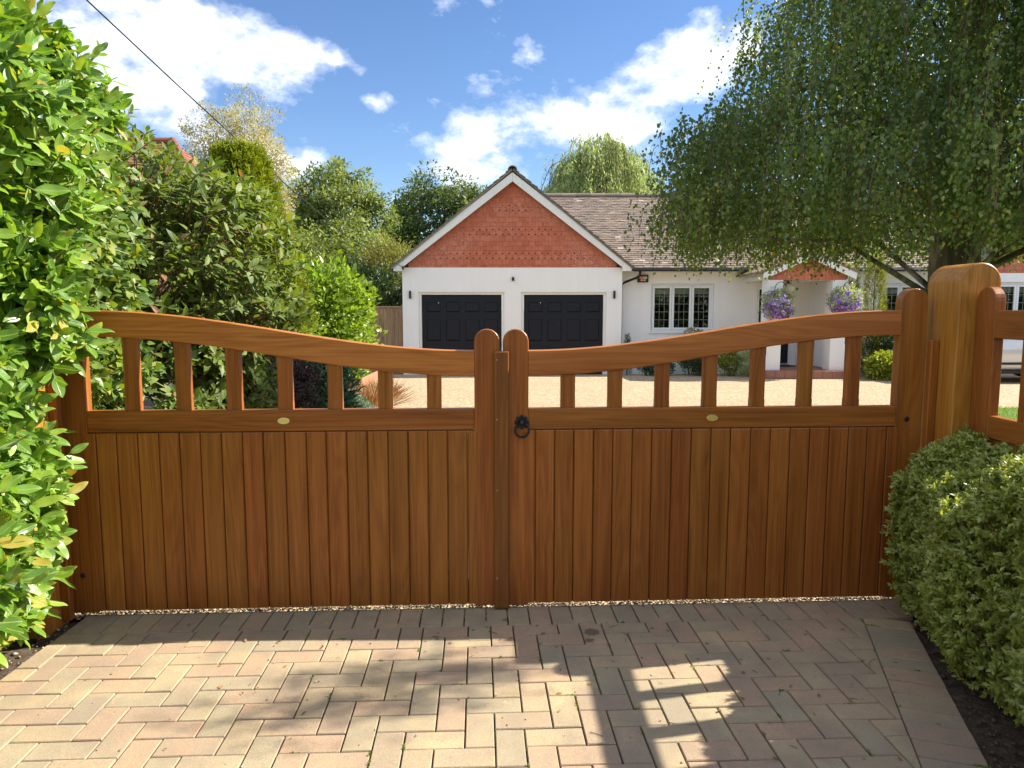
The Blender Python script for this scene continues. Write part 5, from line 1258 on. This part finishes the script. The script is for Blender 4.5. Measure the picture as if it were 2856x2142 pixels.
P = c + nn * (s * .028)[:, None]; side = norm(np.cross(nn, rdir(n))); D = nn * .55 + side * .9
tn = np.clip(np.repeat(rng.normal(.42, .18, len(PP)), per) + s * .12 + np.where(rng.random(n) < .015, .5, 0), 0, 1)
stuff(leaves('foliage', P - hg_o, D, nn + [0, 0, .5], rng.uniform(.013, .027, n), T_kite(.46, .08, .45), tn, L['privet'], hedge))
# inner leaves so that the hedge is not see-through
n = 22000; y = rng.uniform(1.0, 3.17, n); fx = 1.60 + (y - 2.1) * .16; x = fx + .06 + rng.random(n) * (2.04 - fx - .06); zt = np.array([top_z(a, b) for a, b in zip(x, y)]) - .03; z = .03 + rng.random(n) * zt
stuff(leaves('inner_foliage', np.stack([x, y, z], 1) - hg_o, rdir(n), rdir(n), rng.uniform(.022, .040, n), K1, np.clip(rng.normal(.35, .15, n), 0, 1), L['privet'], hedge))
g = G()
for k in range(420):
    i = rng.integers(len(PP)); e = Vector(PP[i] + NN[i] * rng.uniform(-.01, .05)); s_ = e - Vector(NN[i]) * .16 + Vector((rng.normal(0, .03), rng.normal(0, .03), -.10)); g.tube([Vector(s_) - Vector(hg_o), e - Vector(hg_o)], [.0032, .0016], 4, False)
for k in range(40):
    y = rng.uniform(1.1, 3.15); b = Vector((1.85 + rng.normal(0, .06), y, 0)); e = Vector((face_x(y) + rng.uniform(.02, .35), y + rng.normal(0, .2), rng.uniform(.25, .6))); g.tube([b - Vector(hg_o), b.lerp(e, .5) - Vector(hg_o) + Vector((0, 0, .06)), e - Vector(hg_o)], [.012, .008, .004], 5)
stuff(g.obj('twigs', 'stem', hedge))

# ------------------------------------------------------------------ trees
def broad_tree(name, label, base, ctr, r, mat, n_cl, per, size, seed, group, cl_r=.30, templ=K1, trunk=.28, shell=.5, tint=(.5, .25), fork=.35):
    global rng
    rng = np.random.default_rng(seed); root = plant(name, label, 'tree', base, group); b = np.array(base, float); c = np.array(ctr, float) - b; r = np.array(r, float)
    cen, d = ellipsoid_points(n_cl, c, r, shell); cen += rng.normal(size=cen.shape) * r * .10; cen *= 1
    rad = cl_r * r.min() * rng.uniform(.5, 1.3, n_cl); P, dd = clumps(cen, rad, per, .75, .35); n = len(P)
    up = norm((P - c) / r); tn = np.clip(tint[0] + np.repeat(rng.normal(0, tint[1] * .6, n_cl), per) + rng.normal(0, tint[1] * .7, n), 0, 1)
    stuff(leaves('crown', P, dd + rdir(n), up + [0, 0, .6] + rdir(n) * .8, size * rng.uniform(.6, 1.35, n), templ, tn, L[mat], root))
    g = G(); top = Vector(c) + Vector((0, 0, r[2] * .45)); g.tube([Vector((0, 0, -.2)), Vector((0, 0, .3)), Vector((c[0] * .3, c[1] * .3, c[2] * .5)), Vector(c), top], [trunk * 1.3, trunk, trunk * .8, trunk * .5, trunk * .1], 10)
    for k in range(34):
        e = Vector(cen[rng.integers(n_cl)]); t0 = rng.uniform(fork, .95); s = Vector((c[0] * t0, c[1] * t0, c[2] * t0 * 1.05)); m = s.lerp(e, .5) + Vector((0, 0, r[2] * .08)); g.tube([s, m, e], [trunk * .34, trunk * .2, trunk * .05], 6)
    g.obj('trunk', 'bark_dark', root); return root
grp = 'trees beyond the garden'
broad_tree('oak_tree', 'tall open crowned green tree standing beyond the glossy shrub', (-10.3, 42, -.3), (-10.2, 42, 5.6), (3.1, 2.8, 4.1), 'oak', 420, 80, .21, 81, grp, .25, trunk=.26)
broad_tree('oak_tree', 'dark green tree rising directly behind the garage roof slope', (-4.3, 46, -.3), (-4.3, 46, 6.0), (3.9, 3, 3.6), 'oak_dark', 420, 80, .22, 82, grp, .25, trunk=.28)
broad_tree('small_tree', 'pale green low tree between the yew and the open crowned tree', (-12.3, 37, -.3), (-12.3, 37, 2.9), (3.2, 2, 3.0), 'oak', 240, 56, .19, 83, grp, .30, trunk=.16, tint=(.62, .25))
broad_tree('small_tree', 'mid green bushy tree below the open crowned tree, next to the yellowing shrub', (-7.3, 34, -.3), (-7.3, 34, 2.5), (2.7, 2, 2.7), 'oak', 220, 56, .18, 84, grp, .30, trunk=.16)
broad_tree('tan_tree', 'thin tan coloured feathery tree towering over the red roof', (-12.0, 31, -.3), (-11.7, 31, 6.4), (2.2, 2.0, 4.0), 'tan', 520, 105, .095, 85, grp, .26, trunk=.07, shell=.15)
def weeping(name, label, base, n_str, mat, seed, hull, zbot, step, size, templ, trunk_pts, trunk_r, group=None, strand_len=(.8, 2.0), limb_n=26, bark='bark_dark', extra=(), tintc=.5, bias=.55, limb_r=.05):
    """weeping crown: leaves strung along hanging twigs; hull(rng) -> twig start point"""
    global rng
    rng = np.random.default_rng(seed); root = plant(name, label, 'tree', base, group); b = np.array(base, float)
    Ps, Ds, Ts = [], [], []; g = G(); tw = G(); starts = []
    for k in range(n_str):
        p = hull(); a = np.array(p); starts.append(p); ln = rng.uniform(*strand_len); zb = zbot(p); ln = min(ln, max(.25, p[2] - zb + rng.normal(0, .12)), getattr(hull, 'maxlen', 99))
        n = max(4, int(ln / step)); s = np.linspace(0, 1, n); dr = rng.normal(0, .16, 2); sw = rng.normal(0, .10, 2)
        out = np.array(p[:2]) - b[:2]; out = out / (np.linalg.norm(out) + 1e-6); dr = dr + out * .22
        Q = np.stack([a[0] + (dr[0] * np.sqrt(s) + sw[0] * s * s) * ln * .6, a[1] + (dr[1] * np.sqrt(s) + sw[1] * s * s) * ln * .6, a[2] + .10 * ln * np.sin(s * 2.2) - ln * s ** 1.25], 1)
        Ps.append(Q + rng.normal(0, .018, Q.shape)); t_ = tintc + rng.normal(0, .10) + getattr(hull, 'tint', rng.normal(0, .1)); Ts.append(np.full(n, t_) + rng.normal(0, .14, n)); Ds.append(np.stack([rng.normal(0, .55, n), rng.normal(0, .55, n), np.full(n, -1.0)], 1))
        if k % 5 == 0: tw.tube([tuple(q - b) for q in Q[::max(1, n // 5)]], .0035 * size / .045, 3, False)
    P = np.concatenate(Ps); D = np.concatenate(Ds); T = np.clip(np.concatenate(Ts), 0, .97); n = len(P); T[rng.random(n) < .004] = 1.0
    N = rdir(n) + np.array([0, -.35, .1]) * bias
    stuff(leaves('crown', P - b, D, N, size * rng.uniform(.65, 1.25, n), templ, T, L[mat], root))
    stuff(tw.obj('twigs', 'stem', root))
    g.tube([Vector(q) - Vector(b) for q in trunk_pts], trunk_r, 14); ti = [Vector(q) for q in trunk_pts]
    g.obj('trunk', bark, root, True); lb = G()
    for k in range(limb_n):
        e = Vector(starts[int(rng.integers(len(starts)))]); cand = [q for q in ti[1:] if q.z < e.z + .2] or ti[1:2]; s = cand[-1] if len(cand) else ti[1]; i = ti.index(s); s = ti[max(1, i - 1)].lerp(s, rng.random())
        m = s.lerp(e, .5) + Vector((0, 0, .25 * (e - s).length * .5)); lb.tube([s - Vector(b), m - Vector(b), e - Vector(b)], [limb_r, limb_r * .6, limb_r * .15], 6)
    for a, e, r0 in extra: lb.tube([Vector(q) - Vector(b) for q in (a, Vector(a).lerp(Vector(e), .5) + Vector((0, 0, .08)), e)], [r0, r0 * .75, r0 * .4], 9)
    stuff(lb.obj('limbs', bark, root)); return root
# birch beside the gate post
BT = (4.55, 7.4)
def birch_point():
    while True:
        z = 2.25 + 3.8 * rng.random() ** 1.25; a = rng.uniform(0, 6.283); k = rng.random() ** .33
        R = 2.72 if z < 2.9 else 2.72 - .55 * min(1, (z - 2.9) / .6) if z < 3.5 else 2.15 * max(.12, 1 - max(0, z - 4.6) / 2.0) ** .6
        R *= 1 + .10 * math.sin(a * 3 + z * 1.7) + .08 * math.sin(a * 7 - z * 3)
        x, y = BT[0] + R * k * math.cos(a), BT[1] + R * k * math.sin(a) * .92
        if (y < 4.2 and z > 3.6) or x > 7.6: continue
        return (x, y, z)
BC = []
def birch_hull():
    if not BC:
        BC.extend(birch_point() for _ in range(290))
        # boughs reaching over the wing fence, outside the picture, that dapple the paving
        for gx, gy, z in ((-.66, 2.52, 4.0), (-.42, 2.72, 4.5)): BC.append((gx + 1.255 * z, gy + .284 * z, z + .1))
        # loose sprays on the house side of the crown
        BC.extend(((1.55, 6.7, 3.0), (1.85, 6.6, 3.12), (1.75, 6.9, 2.8), (2.05, 6.8, 3.3), (1.7, 6.5, 2.6)))
    i = int(rng.integers(len(BC))); c = BC[i]; birch_hull.tint = ((i * .618) % 1 - .5) * .42; birch_hull.maxlen = 9 if i < 290 else .45
    s_ = .17 if i < 290 else .11
    return (c[0] + rng.normal(0, s_), c[1] + rng.normal(0, s_), c[2] + rng.normal(0, .10))
def birch_bot(p):
    d = math.hypot(p[0] - BT[0], p[1] - BT[1]); base = 2.00 + .07 * math.sin(p[0] * 5) + .06 * math.sin(p[0] * 11 + p[1] * 3)
    if p[0] > 3.6: base += .10 * min(1, (p[0] - 3.6) / .7)
    return base
BL = T_kite(.86, .10, .34)
weeping('birch_tree', 'big weeping birch with dense hanging leaves overhanging the gate and porch', (BT[0], BT[1], -.08), 9800, 'birch', 91, birch_hull, birch_bot, .035, .040, BL,
        [(4.55, 7.4, -.2), (4.55, 7.4, .2), (4.53, 7.38, 1.4), (4.50, 7.36, 2.3), (4.52, 7.4, 3.2), (4.6, 7.45, 4.2), (4.65, 7.5, 5.2), (4.6, 7.5, 6.1)], [.34, .27, .235, .225, .19, .14, .09, .03],
        strand_len=(.6, 1.5), bark='birchbark', limb_n=60, extra=(((4.52, 7.38, 2.15), (6.3, 7.0, 2.55), .11), ((4.5, 7.36, 2.35), (2.5, 6.9, 3.0), .07)), limb_r=.035, tintc=.45)
WC = []
def willow_hull():
    if not WC:
        for _ in range(95):
            a = rng.uniform(0, 6.283); k = rng.random() ** .45
            z = 6.0 + 4.4 * math.sqrt(max(0, 1 - (k * .97) ** 2)) * rng.uniform(.82, 1.08) - rng.random() ** 2 * 2.4; WC.append((4.75 + 3.05 * k * math.cos(a), 38.5 + 2.8 * k * math.sin(a), z))
    i = int(rng.integers(len(WC))); c = WC[i]; willow_hull.tint = ((i * .618) % 1 - .5) * .5
    return (c[0] + rng.normal(0, .26), c[1] + rng.normal(0, .26), c[2] + rng.normal(0, .16))
weeping('willow_tree', 'pale yellow green weeping willow rising behind the main roof ridge', (4.7, 38.5, -.3), 3200, 'willow', 92, willow_hull, lambda p: 3.2, .095, .21, T_kite(.24, .02, .45),
        [(4.7, 38.5, -.5), (4.7, 38.5, .5), (4.75, 38.5, 3), (4.8, 38.5, 6), (4.8, 38.5, 8.5)], [.5, .4, .33, .2, .05], grp, strand_len=(2.0, 4.2), limb_n=20, limb_r=.09)

# lawn beside the gravel
structure(G().add([(x, y, gz(y) - .006) for x, y in [(2.9, 3.55), (14, 3.55), (14, 11.35), (7.4, 11.35), (5.4, 9.4), (3.4, 6.0)]], [tuple(range(6))]).obj('lawn', 'lawn'))
rng = np.random.default_rng(95); n = 15000; x = rng.uniform(5.6, 9.2, n); y = rng.uniform(8.6, 11.3, n); k = (x > 5.4 + (y - 9.4) * 1.03 + .06) & (x > 3.4 + (y - 6) * .59 + .05); x, y = x[k], y[k]; n = len(x)
z = -.27 * (y - 3.5) / 15.2 - .006
stuff(leaves('lawn_grass', np.stack([x, y, z], 1), rng.normal(size=(n, 3)) * [.35, .35, .1] + [0, 0, 1], rdir(n), rng.uniform(.03, .06, n), T_kite(.12, .02, .4), rng.random(n), L['grass']))

# hedge on the far side of the road (reflected in the windows)
rng = np.random.default_rng(99); rh = plant('roadside_hedge', 'tall green hedge on the far side of the road', 'hedge', (12, -11.5, -.03))
n = 26000; x = rng.uniform(-26, 30, n); z = rng.random(n) ** .8 * (3.0 + .7 * np.sin(x * .8) + .5 * np.sin(x * 2.1)); P = np.stack([x, rng.normal(0, .55, n), z], 1)
stuff(leaves('foliage', P, rdir(n), rdir(n) + [0, .6, .6], rng.uniform(.22, .5, n), K2, np.clip(rng.normal(.45, .25, n), 0, 1), L['oak_dark'], rh))

# fallen leaf scraps and twigs on the paving
rng = np.random.default_rng(123); n = 46; x = rng.uniform(-1.7, 1.5, n); y = rng.uniform(2.05, 3.15, n)
stuff(leaves('leaf_litter', np.stack([x, y, np.full(n, .003)], 1), rdir(n) * [1, 1, .05], rdir(n) * .3 + [0, 0, 1], rng.uniform(.008, .024, n), T_leaf(.5, .12, -.2), rng.random(n), L['rust']))
g = G()
for k in range(16):
    p = Vector((rng.uniform(-.4, 1.5), rng.uniform(2.1, 3.1), .0035)); a = rng.uniform(0, 6.28); l = rng.uniform(.015, .05); q = p + Vector((math.cos(a) * l, math.sin(a) * l, .001)); g.tube([p, p.lerp(q, .5) + Vector((0, .002, .001)), q], .0012, 4)
stuff(g.obj('twig_litter', 'stem'))
# hedge closing the garden beyond the parked car
rng = np.random.default_rng(101); bh = plant('boundary_hedge', 'tall green hedge closing the garden beyond the parked car', 'hedge', (19.5, 14, -.27))
n = 15000; y = rng.uniform(-11, 20, n); z = rng.random(n) ** .8 * (3.3 + .6 * np.sin(y * .9) + .3 * np.sin(y * 2.3)); P = np.stack([rng.normal(0, .5, n), y, z], 1)
stuff(leaves('foliage', P, rdir(n), rdir(n) + [-.6, 0, .6], rng.uniform(.2, .42, n), K2, np.clip(rng.normal(.45, .25, n), 0, 1), L['oak'], bh))

# unseen bush added beyond the wing fence to shade the near corner of the drive
bush('added_shade_bush', 'unseen dark green bush added beyond the wing fence to shade the drive', (2.62, 1.82, .70), (.40, .98, .98), 'dark', 300, 46, .06, K1, 131, twigs=10, base=0.0)
